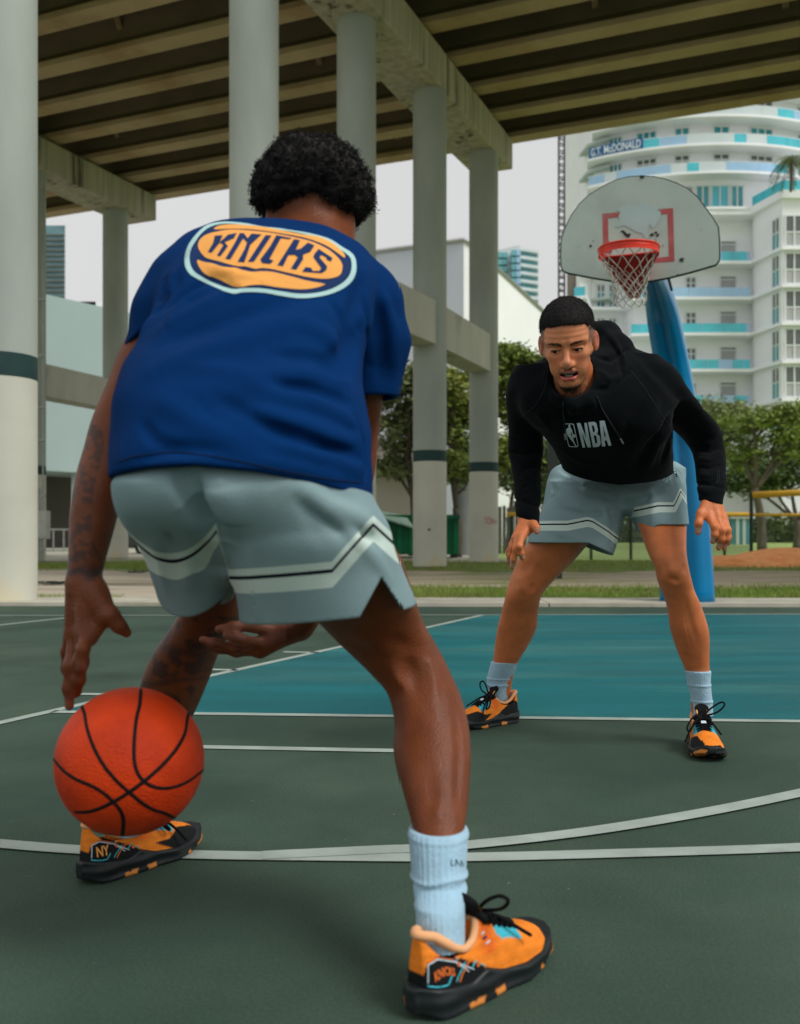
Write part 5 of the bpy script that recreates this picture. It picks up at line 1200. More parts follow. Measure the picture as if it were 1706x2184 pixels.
bv1, bv2 = bvh_of(SV1, SQ1), bvh_of(SV2, SQ2)
def shoe_prints(T, bvh, parent, sg, word):
    # lines drawn on the heel panel in the shoe frame, dropped on the side surface
    def drop(y, z):
        o_ = T([(sg*.12, y, z)])[0]; d_ = T([(0, y, z)])[0] - o_; d_ /= np.linalg.norm(d_); h_ = bvh.ray_cast(Vector(o_), Vector(d_)); return None if h_[0] is None else np.array(h_[0]) - d_*.0009
    def line(pts, m, r=.0010):
        P = [drop(*p) for p in pts for _ in (0,)]; Q_ = []
        for a, b in zip(pts[:-1], pts[1:]):
            for t in np.linspace(0, 1, 7): 
                q = drop(a[0]*(1-t)+b[0]*t, a[1]*(1-t)+b[1]*t)
                if q is not None: Q_.append(q)
        if len(Q_) > 2: MB().tube(Q_, r, 5).build('heel_thread', m, parent, True)
    line([(.004,.052),(.006,.078),(.020,.083),(.050,.072),(.085,.052)], m_silver, .0011); line([(.006,.080),(.021,.0855),(.052,.074)], m_orange, .0008)
    line([(.060,.083),(.052,.070)], m_thread); line([(.070,.066),(.052,.052),(.047,.046)], m_thread); line([(.078,.066),(.060,.052),(.053,.044)], m_orange, .0012)
    line([(.052,.070),(.068,.058),(.074,.052)], m_silver, .0011); line([(.0,.050),(.020,.046),(.032,.046),(.040,.056)], m_thread, .0013); line([(.082,.055),(.090,.062),(.096,.058),(.108,.050)], m_thread, .0011)
    for (y, z, r_, m_) in ((.056,.0675,.0035,m_orange),(.094,.057,.0040,m_orange)):
        q = drop(y, z)
        if q is not None: V_, F_ = [], []; MB().tube([q + (0,0,0), q + (T([(sg, 0, 0)])[0]-T([(0, 0, 0)])[0])*.0012], r_, 10).build('heel_dot', m_, parent)
    V_, F_ = text2d(word, 1, .03); V_ -= V_.min(0); wd, ht = V_.max(0); wl, hl = (.034, .014) if len(word) > 2 else (.026, .020); y0, z0 = .012, .054; out = []
    for (u, v) in V_:
        uu = u/wd; q = drop(y0 + (uu*wl if sg > 0 else uu*wl), z0 + v/ht*hl*(1 - .25*uu*(len(word) > 2)) + .005*math.sin(uu*3.1)*(len(word) > 2)); out.append(q if q is not None else T([(sg*.036, y0 + uu*wl, z0)])[0])
    mesh('heel_lettering', [np.array(o) + (T([(sg, 0, 0)])[0]-T([(0, 0, 0)])[0])*.0008 for o in out], F_, m_orange if len(word) > 2 else m_gold, parent)
    line([(.112,.092),(.120,.094)], m_silver, .0014); line([(.117,.078),(.127,.080)], m_silver, .0014); line([(.114,.086),(.122,.087)], m_navy, .0018)
shoe_prints(T1, bv1, s1, 1, 'KNICKS'); shoe_prints(T2, bv2, s2, 1, 'NY')

# --- afro hair: a rough mass covered with many small curls
hc = W(667, 386, 1.87); hr = A3((.101, .106, .076))
def f_hair(P):
    v = Ell(hc, hr)(P); v = smin(v, Ell(W(735, 425, 1.88), (.052, .085, .042))(P), .03); v = smin(v, Ell(W(600, 420, 1.88), (.048, .085, .042))(P), .03)
    napez = W(0, 462, 1.80)[2] + .03*np.cos((P[:, 0]-hc[0])*26)*0; nape = napez - P[:, 2] + .012*np.sin(P[:, 0]*60); v = smax(v, nape, .02)
    return v - .006*wob(P, 95, 6, 1) - .003*wob(P, 210, 6, 8)
V, Q = surfnet(f_hair, hc - .17, hc + .17, .0045, newton=1); hair = npmesh('hair', V, Q, m_hair, A)
r = np.random.RandomState(3); sel = V[r.choice(len(V), 5200)]; e = 1e-3
N_ = np.stack([f_hair(sel + np.eye(3)[i]*e) - f_hair(sel - np.eye(3)[i]*e) for i in range(3)], 1); N_ /= np.linalg.norm(N_, axis=1)[:, None] + 1e-9
keep = ~((sel[:, 2] < W(0, 455, 1.8)[2]) & (N_[:, 2] < -.7)); sel, N_ = sel[keep], N_[keep]; n = len(sel)
dirn = N_ + r.normal(0, .45, (n, 3)) ; dirn /= np.linalg.norm(dirn, axis=1)[:, None]; a1 = np.cross(dirn, r.normal(0, 1, (n, 3))); a1 /= np.linalg.norm(a1, axis=1)[:, None]; a2 = np.cross(dirn, a1)
K = 9; L_ = r.uniform(.006, .016, n)*(1 + (r.rand(n) < .04)*.5); R_ = r.uniform(.0018, .0036, n); ph = r.uniform(0, 6.28, n); tw = r.uniform(1.2, 2.4, n); tt = np.linspace(0, 1, K)
Cn = sel[:, None] - N_[:, None]*.004 + dirn[:, None]*(L_[:, None]*tt)[..., None] + a1[:, None]*(R_[:, None]*np.cos(ph[:, None] + tw[:, None]*6.28*tt))[..., None] + a2[:, None]*(R_[:, None]*np.sin(ph[:, None] + tw[:, None]*6.28*tt))[..., None]
Cn[..., 2] -= (L_[:, None]*tt)**2*4
rad = .00115*(1 - .5*tt); rg = np.stack([Cn + (a1[:, None]*math.cos(q) + dirn[:, None]*math.sin(q))*rad[None, :, None] for q in (0, 2.09, 4.19)], 2)   # n,K,3,3
V = rg.reshape(-1, 3); b = (np.arange(n)*K*3)[:, None, None] + (np.arange(K-1)*3)[None, :, None] + np.arange(3)[None, None]; b2 = (np.arange(n)*K*3)[:, None, None] + (np.arange(K-1)*3)[None, :, None] + ((np.arange(3)+1) % 3)[None, None]
Q = np.stack([b, b2, b2+3, b+3], -1).reshape(-1, 4); tag(npmesh('curls', V, Q, m_hair, hair), kind='stuff')

# ------------------------------------------------------------------ the basketball
m_ball = mat('ball_rubber', srgb(218, 64, 14), .55, .14, 14, .45, 0, spec=.22, col2=srgb(188, 50, 12), thr=(.45, .65))
nt_ = m_ball.node_tree; vo = nt_.nodes.new('ShaderNodeTexVoronoi'); vo.inputs['Scale'].default_value = 300; nt_.links.new(nt_.nodes['Texture Coordinate'].outputs['Object'], vo.inputs['Vector'])
bpn = [x for x in nt_.nodes if x.bl_idname == 'ShaderNodeBump']
if not bpn: 
    bp = nt_.nodes.new('ShaderNodeBump'); nt_.links.new(bp.outputs[0], nt_.nodes['Principled BSDF'].inputs['Normal'])
else: bp = bpn[0]
bp.inputs['Strength'].default_value = .7; bp.inputs['Distance'].default_value = .0015; nt_.links.new(vo.outputs['Distance'], bp.inputs['Height'])
BC = W(278, 1623, 1.63); BR = .1205
ball = thing('basketball', 'orange basketball with black seams bouncing before the left shoe of the ball handler', 'basketball', BC)
Vs, Qs = surfnet(lambda P: np.linalg.norm(P-BC, axis=1) - BR, BC-.14, BC+.14, .006, newton=3); npmesh('ball_cover', Vs, Qs, m_ball, ball)
m_bseam = mat('ball_seam', srgb(16, 14, 14), .7, .1, 20)
def ball_seam(pts):
    out = []
    for (x, y) in curve(pts, 60):
        o_ = A3((0, 0, CH)); D = A3(((x-CX)/FPX, 1, (HZ-y)/FPX)); D /= np.linalg.norm(D); oc = o_-BC; b = oc@D; disc = b*b - (oc@oc - BR**2)
        p = o_ + D*(-b - math.sqrt(disc)) if disc > 0 else o_ + D*(-b); p = BC + (p-BC)/np.linalg.norm(p-BC)*(BR - .0052); out.append(p)
    MB().tube(out, .0062, 10).build('seam', m_bseam, ball, True)
bz = lambda pts: [(x*.5001, 1194.5 + y*.5001) for x, y in pts]
for s_ in ([(603,535),(600,578),(596,620),(582,680),(574,760),(572,840),(580,890),(600,930),(640,962),(690,975),(750,968),(810,942),(855,908),(885,884)],
           [(343,612),(360,655),(372,720),(400,800),(445,880),(500,945),(555,995),(610,1040),(660,1068),(705,1082),(752,1106)],
           [(228,850),(245,872),(280,908),(330,940),(390,965),(440,995),(480,1030),(510,1065),(525,1100),(526,1138),(521,1180)],
           [(808,650),(800,680),(790,740),(755,805),(700,870),(640,925),(590,965),(540,1000),(490,1030),(430,1060),(380,1075),(340,1078),(318,1076)]): ball_seam(bz(s_))

# ================================================================== the defender, facing the camera
Bp = thing('person', 'player facing the camera in a black hoodie and grey shorts, crouching with arms hanging', 'person', (.68, 3.35, 0))
cB = np.array(srgb(212, 124, 76))
def skinB(V, f=1.0): return cB*(1 + .07*wob(V, 45, 5)[:, None])*f
# hands
hBL = [capw((1124,1100,3.06),(1124,1122,3.045),.026,.027), capw((1116,1118,3.04),(1100,1146,3.02),.019,.014), capw((1128,1120,3.035),(1112,1144,3.005),.018,.014)]
hBL += fchain([W(1112,1143,3.0), W(1107,1165,2.975), W(1110,1180,2.985), W(1113.5,1191,3.0)], [.0125,.0100,.0092,.0080])
hBL += fchain([W(1102,1146,3.01), W(1099,1170,2.99), W(1094,1192,3.0), W(1090.5,1210,3.02)], [.0125,.0102,.0094,.0080])
hBL += fchain([W(1097,1148,3.03), W(1092,1168,3.02), W(1087,1185,3.03), W(1083,1199,3.05)], [.0115,.0094,.0086,.0074])
hBL += fchain([W(1096,1146,3.05), W(1090,1162,3.05), W(1085,1174,3.06), W(1082,1184,3.07)], [.0105,.0082,.0076,.0068])
hBL += fchain([W(1130,1118,3.03), W(1138,1118,3.01), W(1143,1126,3.0), W(1144,1134,3.0)], [.016,.0125,.0115,.0092])
hBR = [capw((1516,1064,3.04),(1518,1086,3.03),.029,.030), capw((1510,1082,3.02),(1512,1103,3.0),.020,.015), capw((1522,1080,3.02),(1530,1101,3.0),.020,.015), capw((1528,1080,3.03),(1541,1103,3.01),.018,.014)]
hBR += fchain([W(1512,1102,3.0), W(1523,1124,2.965), W(1524,1140,2.965), W(1519.5,1155,2.98)], [.0140,.0112,.0102,.0086])
hBR += fchain([W(1528,1101,3.0), W(1540,1131,2.965), W(1539,1150,2.97), W(1532,1169,2.99)], [.0138,.0110,.0102,.0086])
hBR += fchain([W(1540,1102,3.01), W(1550.5,1130,2.98), W(1550,1150,2.985), W(1543.5,1170,3.005)], [.0128,.0104,.0096,.0082])
hBR += fchain([W(1545,1104,3.03), W(1553,1130,3.01), W(1554,1146,3.015), W(1552,1160,3.03)], [.0110,.0088,.0082,.0070])
hBR += fchain([W(1505,1078,3.02), W(1494,1096,3.0), W(1489.5,1116,2.99), W(1488.5,1135,3.0)], [.019,.0140,.0125,.0102])
nails = [(W(1113.5,1190,2.99), .006), (W(1090.5,1208,3.01), .006), (W(1083,1198,3.04), .005), (W(1144,1133,2.99), .007), (W(1519.5,1153,2.97), .0065), (W(1532,1167,2.98), .0065), (W(1543.5,1168,2.995), .006), (W(1488,1133,2.99), .0075)]
def colHandB(V):
    C = skinB(V, 1.0)
    for c, r_ in nails:
        q = V - c; m = ((np.abs(q[:, 0]) < r_) & (np.abs(q[:, 2]) < r_*1.5) & (q[:, 1] < .002)); C[m] = srgb(214, 168, 148)
    return C
lBL = ZLoft([(1105,1175,1300,3.37,.08),(1159,1123,1254,3.40,.086),(1190,1106,1228,3.42,.082),(1214,1096,1205,3.44,.077),(1240,1086,1178,3.45,.072),(1270,1078,1154,3.46,.063),(1310,1068,1146,3.52,.058),(1340,1060,1143,3.56,.058),(1374,1055,1127,3.60,.052),(1416,1050,1102,3.64,.044),(1450,1044,1092,3.67,.038),(1492,1040,1086,3.70,.040)])
lBR = ZLoft([(1090,1350,1462,3.30,.09),(1135,1367,1461,3.22,.085),(1177,1382,1461,3.16,.078),(1210,1397,1466,3.13,.070),(1235,1402,1472,3.13,.065),(1260,1411,1479,3.15,.060),(1294,1423,1494,3.18,.060),(1347,1431,1510,3.21,.060),(1395,1447,1511,3.24,.048),(1432,1462,1512,3.26,.040),(1480,1472,1515,3.27,.035),(1522,1474,1519,3.28,.040)])
def kneef(cx_, cy_, d, s=1):
    return [Fold([W(cx_-8*s, cy_-26, d), W(cx_-8*s, cy_-8, d-.01)], .010, .018, False), Fold([W(cx_-24, cy_-22, d), W(cx_-27, cy_, d)], -.011, .010), Fold([W(cx_+17, cy_-20, d), W(cx_+17, cy_+2, d)], -.008, .010),
            Fold([W(cx_-14, cy_+14, d), W(cx_+8, cy_+16, d)], -.008, .009), Fold([W(cx_-3, cy_+24, d), W(cx_-1, cy_+34, d)], .004, .011)]
kB = kneef(1440, 1222, 3.07) + [Fold([W(1400,1150,3.08), W(1412,1195,3.06)], .005, .014), Fold([W(1452,1150,3.08), W(1455,1195,3.06)], .005, .012), Fold([W(1440,1260,3.09), W(1470,1400,3.19)], .005, .007), Fold([W(1455,1270,3.10), W(1488,1380,3.17)], -.004, .009), Fold([W(1425,1160,3.09), W(1434,1190,3.07)], .004, .02), Fold([W(1463,1280,3.13), W(1482,1400,3.20)], .0035, .012)]
kC = kneef(1118, 1262, 3.39) + [Fold([W(1150,1190,3.35), W(1125,1235,3.38)], .006, .014), Fold([W(1108,1300,3.46), W(1078,1400,3.59)], .004, .007), Fold([W(1125,1300,3.46), W(1105,1380,3.57)], -.004, .009), Fold([W(1110,1300,3.46), W(1085,1400,3.59)], .003, .012)]
# head, sculpted in its own frame: x to his left, y forward, z up, eyes at z = 0
yawh, pit, rol = math.radians(-13), math.radians(24), math.radians(-3)
Rz = np.array(((math.cos(yawh), -math.sin(yawh), 0), (math.sin(yawh), math.cos(yawh), 0), (0, 0, 1)))
Rx = np.array(((1, 0, 0), (0, math.cos(pit), -math.sin(pit)), (0, math.sin(pit), math.cos(pit)))); Ry = np.array(((math.cos(rol), 0, math.sin(rol)), (0, 1, 0), (-math.sin(rol), 0, math.cos(rol))))
Base = np.array(((1, 0, 0), (0, -1, 0), (0, 0, 1.)))                       # face looks towards -Y
MH = Rz @ Rx @ Ry @ Base; HS = .985; HO = W(1211, 733, 2.885)
toW = lambda V: HO + (np.asarray(V)*HS)@MH.T
toL = lambda P: ((P-HO)@MH)/HS
def mir(f): return [f(1), f(-1)]
skull = [Ell((0,-.012,.045), (.0745,.094,.082)), Ell((0,.022,.035), (.066,.068,.062)), Ell((0,.030,-.035), (.0565,.058,.066)), (Ell((0,.062,-.098), (.021,.025,.020)), .028)]
for s_ in (1, -1):
    skull += [(Cap((s_*.045,.000,-.052), (s_*.020,.054,-.098), .014, .013), .025), (Cap((s_*.040,.064,-.018), (s_*.060,.030,-.016), .016, .012), .02), (Cap((s_*.012,.086,.024), (s_*.050,.066,.024), .0095, .009), .014), (Ell((s_*.030,.060,-.055), (.022,.022,.026)), .02)]
nose = [Cap((0,.084,.012), (0,.108,-.030), .0075, .0095), Cap((0,.108,-.032), (0,.107,-.038), .0115, .0112)] + [Ell((s_*.0122,.093,-.040), (.0080,.011,.0080)) for s_ in (1, -1)]
ulip = [Cap((-.029,.0735,-.0650), (-.011,.0890,-.0600), .0034, .0050), Cap((-.011,.0890,-.0600), (0,.0910,-.0618), .0050, .0048), Cap((0,.0910,-.0618), (.012,.0890,-.0600), .0048, .0050), Cap((.012,.0890,-.0600), (.032,.0725,-.0615), .0050, .0034)]
llip = [Cap((-.028,.0735,-.068), (-.012,.0855,-.0825), .0034, .0062), Cap((-.012,.0855,-.0825), (.013,.0855,-.0825), .0062, .0062), Cap((.013,.0855,-.0825), (.031,.0725,-.065), .0062, .0034)]
def f_head(P):
    v = Un(skull, .03)(P)
    for s_ in (1, -1): v = smax(v, -Ell((s_*.032,.0925,.001), (.021,.0135,.0125))(P), .012)
    v = Un([lambda P: v] + [(g, .010) for g in nose], .01)(P)
    for s_ in (1, -1):
        v = smin(v, Ell((s_*.0315,.0705,.000), (.0170,.0130,.0125))(P), .004)             # eyeball mass and lids
        v = smin(v, Cap((s_*.019,.0815,.0035), (s_*.044,.0765,.0040), .0034, .0034)(P), .003)
        v = smax(v, -Cap((s_*.0225,.0822,-.0020), (s_*.0405,.0790,-.0018), .0036, .0030)(P), .002)
        v = smax(v, -Ell((s_*.007,.1065,-.0475), (.0042,.005,.0035))(P), .003)
    v = Un([lambda P: v] + [(g, .007) for g in ulip + llip], .01)(P)
    v = smax(v, -Ell((.0015,.090,-.0712), (.0265,.026,.0076))(P), .003)
    v = smax(v, -Cap((-.004,.100,-.056), (.004,.100,-.056), .0035, .0035)(P), .006)
    v = smin(v, Ell((0,-.02,-.11), (.052,.060,.075))(P), .03)                              # neck root
    for s_ in (1, -1):
        Me = np.array(((math.cos(.42*s_), math.sin(.42*s_)*-1, 0), (math.sin(.42*s_), math.cos(.42*s_), 0), (0, 0, 1.)))
        ear = Ell((s_*.0795,-.006,.000), (.0080,.0195,.0310), Me)(P); ear = smax(ear, -Ell((s_*.0895,.003,.003), (.0070,.0125,.0200))(P), .004); v = smin(v, ear, .007)
    v = v - .0008*np.sin(P[:, 2]*330)*np.exp(-((P[:, 2]-.045)/.012)**2)*(P[:, 1] > .06)
    return v
Vh, Qh = surfnet(f_head, (-.115,-.13,-.19), (.115,.135,.15), .0024); 
def colHead(V):
    x, y, z = V.T; C = np.tile(np.array(srgb(214, 138, 96)), (len(V), 1))*(1 + .045*wob(V, 60, 5)[:, None]); mixc = lambda C, c, m: C + (np.array(c)-C)*np.clip(m, 0, 1)[:, None]
    n_ = wob(V, 260, 5, 5)
    C = mixc(C, srgb(196, 112, 86), .5*np.exp(-(((np.abs(x)-.042)/.02)**2 + ((z+.03)/.022)**2))*(y > .03)); C = mixc(C, srgb(214, 140, 112), .5*np.exp(-((x/.012)**2 + ((z+.03)/.02)**2))*(y > .09))
    C = mixc(C, srgb(150, 92, 68), .55*np.exp(-(((np.abs(x)-.031)/.018)**2 + ((z+.004)/.012)**2))*(y > .05))
    # brows
    zb = .0180 + .12*np.clip(np.abs(x)-.012, 0, .03) + .0015*np.sin((np.abs(x)-.012)/.04*3.1); wb = np.interp(np.abs(x), [.012, .02, .04, .053], [.0038, .0050, .0040, .0010]); C = mixc(C, srgb(46, 32, 26), 1.2*((np.abs(z-zb) < wb) & (np.abs(x) > .0115) & (np.abs(x) < .054) & (y > .04))*(.75 + .25*n_))
    # lash line, eyes
    m = (np.abs(np.abs(x)-.0315) < .0135) & (np.abs(z-.0022) < .0016) & (y > .06); C = mixc(C, srgb(26, 16, 14), .9*m)
    # lips, mouth
    up_ = (np.abs(x) < .031) & (z > -.0680) & (y > .070) & (z < -.0550 - 8*x*x); C = mixc(C, srgb(158, 90, 80), .75*up_)
    lo_ = (np.abs(x) < .031) & (z < -.0712 + 5*x*x) & (z > -.0900 + 16*x*x) & (y > .072); C = mixc(C, srgb(206, 98, 96), .85*lo_)
    ins = (((x-.0015)/.027)**2 + ((z+.0712)/.0080)**2 < 1) & (y < .0835) & (y > .04); C[ins] = srgb(56, 18, 18)
    # moustache, goatee, chin strap, temple fade
    mo = np.exp(-((z+.0535+.12*np.abs(x)-.00)/.0032)**2)*(np.abs(x) < .028)*(y > .07)*(np.abs(x) > .002); C = mixc(C, srgb(60, 40, 32), .55*mo*(.8+.5*n_))
    go = np.clip(1.1 - ((x/.028)**2 + ((z+.126)/.019)**2), 0, 1)*1.1 + .25*np.exp(-((x/.012)**2 + ((z+.099)/.006)**2)); C = mixc(C, srgb(44, 32, 26), .85*go*(.7+.5*n_)*(y > .02))
    jaw = np.clip((-.062 - z + .30*np.clip(.04-y, -.1, .06))/.03, 0, 1)*(np.abs(x) > .03); C = mixc(C, srgb(84, 58, 44), .55*jaw*(.8+.5*n_))
    fade = np.clip((z - .002)/.045, 0, 1)*np.clip((.056 - y)/.010, 0, 1)*(np.abs(x) > .040); C = mixc(C, srgb(40, 34, 32), .95*fade*(.85+.4*n_)); sb = (np.abs(x) > .055)*np.clip((.030-np.abs(y-.028))/.012, 0, 1)*np.clip((z+.03)/.03, 0, 1); C = mixc(C, srgb(70, 54, 46), .45*sb)
    top = (z > .072 - .35*np.clip(y-.0, -.1, .1)*0)*np.clip((.075-y)/.02, 0, 1); C = mixc(C, srgb(34, 28, 26), .9*top)
    er = np.exp(-((np.abs(x)-.0845)/.010)**2)*(np.abs(x) > .079); C = mixc(C, srgb(190, 92, 76), .6*er)
    return C
Ch = colHead(Vh)
neck = [Cap(toW((0,-.02,-.06)), W(1245,850,3.06), .056, .062), Ell(W(1250,900,3.08), (.10,.07,.07))]
tB = ZLoft([(800,1150,1400,3.02,.06),(860,1125,1420,3.03,.09),(920,1170,1420,3.08,.10),(980,1230,1400,3.32,.06)])
aBL = ZLoft([(800,1100,1175,3.05,.05),(900,1092,1158,3.14,.045),(970,1092,1146,3.19,.04),(1050,1098,1146,3.11,.035),(1118,1103,1147,3.05,.026)]); aBR = ZLoft([(810,1380,1440,3.02,.05),(880,1430,1490,3.12,.045),(950,1480,1530,3.18,.042),(1020,1492,1538,3.09,.036),(1072,1495,1540,3.03,.028)])
gB = [(hBL, .009, .0027, colHandB, []), (hBR, .009, .0027, colHandB, []), ([lBL], .02, .0045, lambda V: skinB(V, .97), kC), ([lBR], .02, .0042, lambda V: skinB(V, .95), kB), (neck + [tB], .03, .009, lambda V: skinB(V, .9), []), ([aBL], .01, .009, skinB, []), ([aBR], .01, .009, skinB, [])]
V, Q, C = body_mesh(gB); bodyB = npmesh('body', *(lambda t: (t[0], t[1]))(merge([(V, Q, C), (toW(Vh), Qh, Ch)])), m_skinB, Bp, colors=np.concatenate([C, Ch]))
# eyes, teeth
for s_ in (1, -1):
    V, Q = surfnet(lambda P: np.linalg.norm(P - A3((s_*.0315,.0708,-.0008)), axis=1) - .0115, A3((s_*.0315-.016,.054,-.018)), A3((s_*.0315+.016,.086,.018)), .002); e_ = npmesh('eye', toW(V), Q, m_eye, Bp)
    g_ = A3((-.22, .95, -.16)); g_ /= np.linalg.norm(g_); c_ = A3((s_*.0315,.0708,-.0008)); V = V[:]; m = ((V-c_)@g_) > .0090
    iv = c_ + (V-c_)*1.03; keep = m[Q].all(1); npmesh('iris', toW(iv), Q[keep], m_iris, e_)
m_teeth = mat('teeth', srgb(206, 198, 184), .25, .03, 40)
for k in range(7):
    x = -.0145 + k*.0052; MB().obox(toW((x, .0815 - 14*x*x, -.0668)), MH@A3((.0024,0,0)), MH@A3((0,.0025,0)), MH@A3((0,0,.0030))).build('tooth', m_teeth, Bp)
for k in range(5):
    x = -.0085 + k*.0046; MB().obox(toW((x, .0775 - 14*x*x, -.0775)), MH@A3((.0021,0,0)), MH@A3((0,.0025,0)), MH@A3((0,0,.0026))).build('tooth', m_teeth, Bp)
# short cropped hair
def f_hairB(P):
    x, y, z = P.T; v = Un(skull[:2], .03)(P) - .0012 - .0070*np.clip((z-.045)/.045, 0, 1); line = .073 + .003*np.cos(x*55) + .0016*np.sin(x*620); front = np.where(y > .055, line - z, -1)
    side = np.where(y <= .058, (.030 + .36*np.clip(y+.02, 0, .08)) - z, -1); v = smax(v, np.maximum(front, side), .004); v = np.maximum(v, z*0 + (.062-z)*(np.abs(x) > .060)*(y > .03)*1.0 - .003)
    return v - .0007*wob(P, 520, 6, 2)
V, Q = surfnet(f_hairB, (-.11,-.13,-.02), (.11,.12,.15), .0028); hB = npmesh('hair', toW(V), Q, m_hair, Bp)
r = np.random.RandomState(8); sel = V[r.choice(len(V), min(len(V), 14000), replace=len(V) < 14000)]; e = 1e-3; N_ = np.stack([f_hairB(sel + np.eye(3)[i]*e) - f_hairB(sel - np.eye(3)[i]*e) for i in range(3)], 1); N_ /= np.linalg.norm(N_, axis=1)[:, None] + 1e-9
d_ = N_*.6 + r.normal(0, .3, sel.shape) + np.array((0, .45, -.15)); d_ /= np.linalg.norm(d_, axis=1)[:, None]; s1_ = np.cross(d_, r.normal(0, 1, sel.shape)); s1_ /= np.linalg.norm(s1_, axis=1)[:, None]; l_ = r.uniform(.003, .008, len(sel))[:, None]
V3 = np.stack([sel - s1_*.0005, sel + s1_*.0005, sel + d_*l_], 1).reshape(-1, 3); tag(npmesh('hair_tips', toW(V3), np.arange(len(V3)).reshape(-1, 3), m_hair, hB), kind='stuff')
# goatee whiskers
r = np.random.RandomState(9); m = (Vh[:, 2] < -.110) & (np.abs(Vh[:, 0]) < .030) & (Vh[:, 1] > .02) ; idx = np.where(m)[0]; idx = r.choice(idx, 650); sel = Vh[idx]; d_ = np.array((0, .25, -.9)) + r.normal(0, .35, sel.shape); d_ /= np.linalg.norm(d_, axis=1)[:, None]; s1_ = np.cross(d_, r.normal(0, 1, sel.shape)); s1_ /= np.linalg.norm(s1_, axis=1)[:, None]; l_ = r.uniform(.004, .011, len(sel))[:, None]
V3 = np.stack([sel - s1_*.0004, sel + s1_*.0004, sel + d_*l_], 1).reshape(-1, 3); tag(npmesh('goatee', toW(V3), np.arange(len(V3)).reshape(-1, 3), m_hair, Bp), kind='stuff')

# --- hoodie
tH = ZLoft([(742,1205,1345,3.09,.05),(760,1165,1385,3.07,.075),(790,1122,1420,3.04,.10),(830,1100,1432,3.02,.115),(880,1112,1432,3.02,.125),(920,1150,1432,3.04,.13),(955,1180,1432,3.09,.13),(990,1196,1432,3.16,.13),(1020,1204,1432,3.20,.13),(1060,1210,1425,3.22,.13)], p=2.2)
sBL = ZLoft([(782,1098,1190,3.04,.055),(805,1086,1185,3.045,.068),(840,1078,1175,3.06,.074),(880,1080,1164,3.11,.070),(930,1083,1156,3.17,.062),(960,1083,1157,3.19,.060),(1000,1091,1153,3.17,.056),(1050,1097,1153,3.11,.050),(1090,1099,1151,3.07,.045),(1106,1102,1149,3.06,.040),(1126,1102,1149,3.045,.038)])
sBR = ZLoft([(760,1345,1405,3.03,.045),(790,1350,1440,3.02,.060),(830,1362,1466,3.04,.068),(870,1385,1498,3.09,.070),(900,1415,1522,3.14,.068),(925,1448,1537,3.17,.064),(955,1474,1543,3.18,.060),(1000,1484,1546,3.12,.054),(1040,1487,1546,3.07,.048),(1058,1491,1542,3.05,.043),(1078,1491,1541,3.03,.040)])
hoodc = [W(1172,772,3.02), W(1176,812,2.955), W(1192,845,2.91), W(1222,866,2.89), W(1252,856,2.90), W(1283,825,2.93), W(1306,785,2.99), W(1312,745,3.05), W(1290,720,3.10), W(1245,715,3.14), W(1200,735,3.10), W(1172,772,3.02)]
hr_ = [.016,.018,.020,.022,.028,.036,.044,.050,.048,.046,.03,.016]
hood = chain(hoodc, hr_)
hf = []
hoodie0 = Un([tH, (sBL, .025), (sBR, .03)] + [(c, .018) for c in hood], .02)
def hd_(x, y): return on(hoodie0, x, y)
def HF(pts, a, w_): hf.append(Fold([hd_(*p) for p in pts], a*1.7, w_))
for p, a, w_ in (([(1155,905),(1190,890),(1225,860)], -.006, .012), ([(1115,860),(1150,880),(1170,915)], .005, .012), ([(1200,960),(1240,985),(1280,990)], .005, .012), ([(1380,1000),(1400,950),(1430,905)], .010, .013), ([(1350,1015),(1385,945),(1425,880)], -.009, .013), ([(1410,985),(1425,945),(1434,915)], -.010, .010), ([(1330,1000),(1360,930),(1400,870)], .006, .014), ([(1310,960),(1340,900),(1375,850)], -.004, .016),
                 ([(1395,900),(1430,865),(1470,850)], .007, .014), ([(1420,912),(1460,885),(1500,880)], -.006, .010), ([(1270,760),(1300,770),(1335,745)], -.010, .008), ([(1290,700),(1310,730),(1330,770)], .008, .009), ([(1300,725),(1322,760),(1325,800)], -.010, .007), ([(1275,790),(1300,810),(1325,800)], .006, .008), ([(1265,830),(1300,830),(1345,790)], -.008, .007), ([(1205,868),(1225,880),(1260,868)], -.006, .006), ([(1165,800),(1185,850),(1215,878)], -.006, .006),
                 ([(1340,755),(1380,800),(1420,850)], .003, .016), ([(1100,830),(1125,850),(1150,860)], .003, .014)): HF(p, a, w_)
for y_, a in ((942,.006),(960,-.006),(978,.005),(996,-.004),(1012,.004),(1030,-.004),(1048,.003)): HF([(1490,y_),(1512,y_+4),(1540,y_-6)], a, .0075)
for y_, a in ((935,-.006),(950,.006),(965,-.007),(980,.004),(998,-.004),(1016,.003),(1036,-.003),(1058,.003)): HF([(1088,y_-3),(1118,y_+4),(1150,y_-2)], a, .0075)
cuL, cuR = W(1125,1110,3.05), W(1515,1072,3.03)
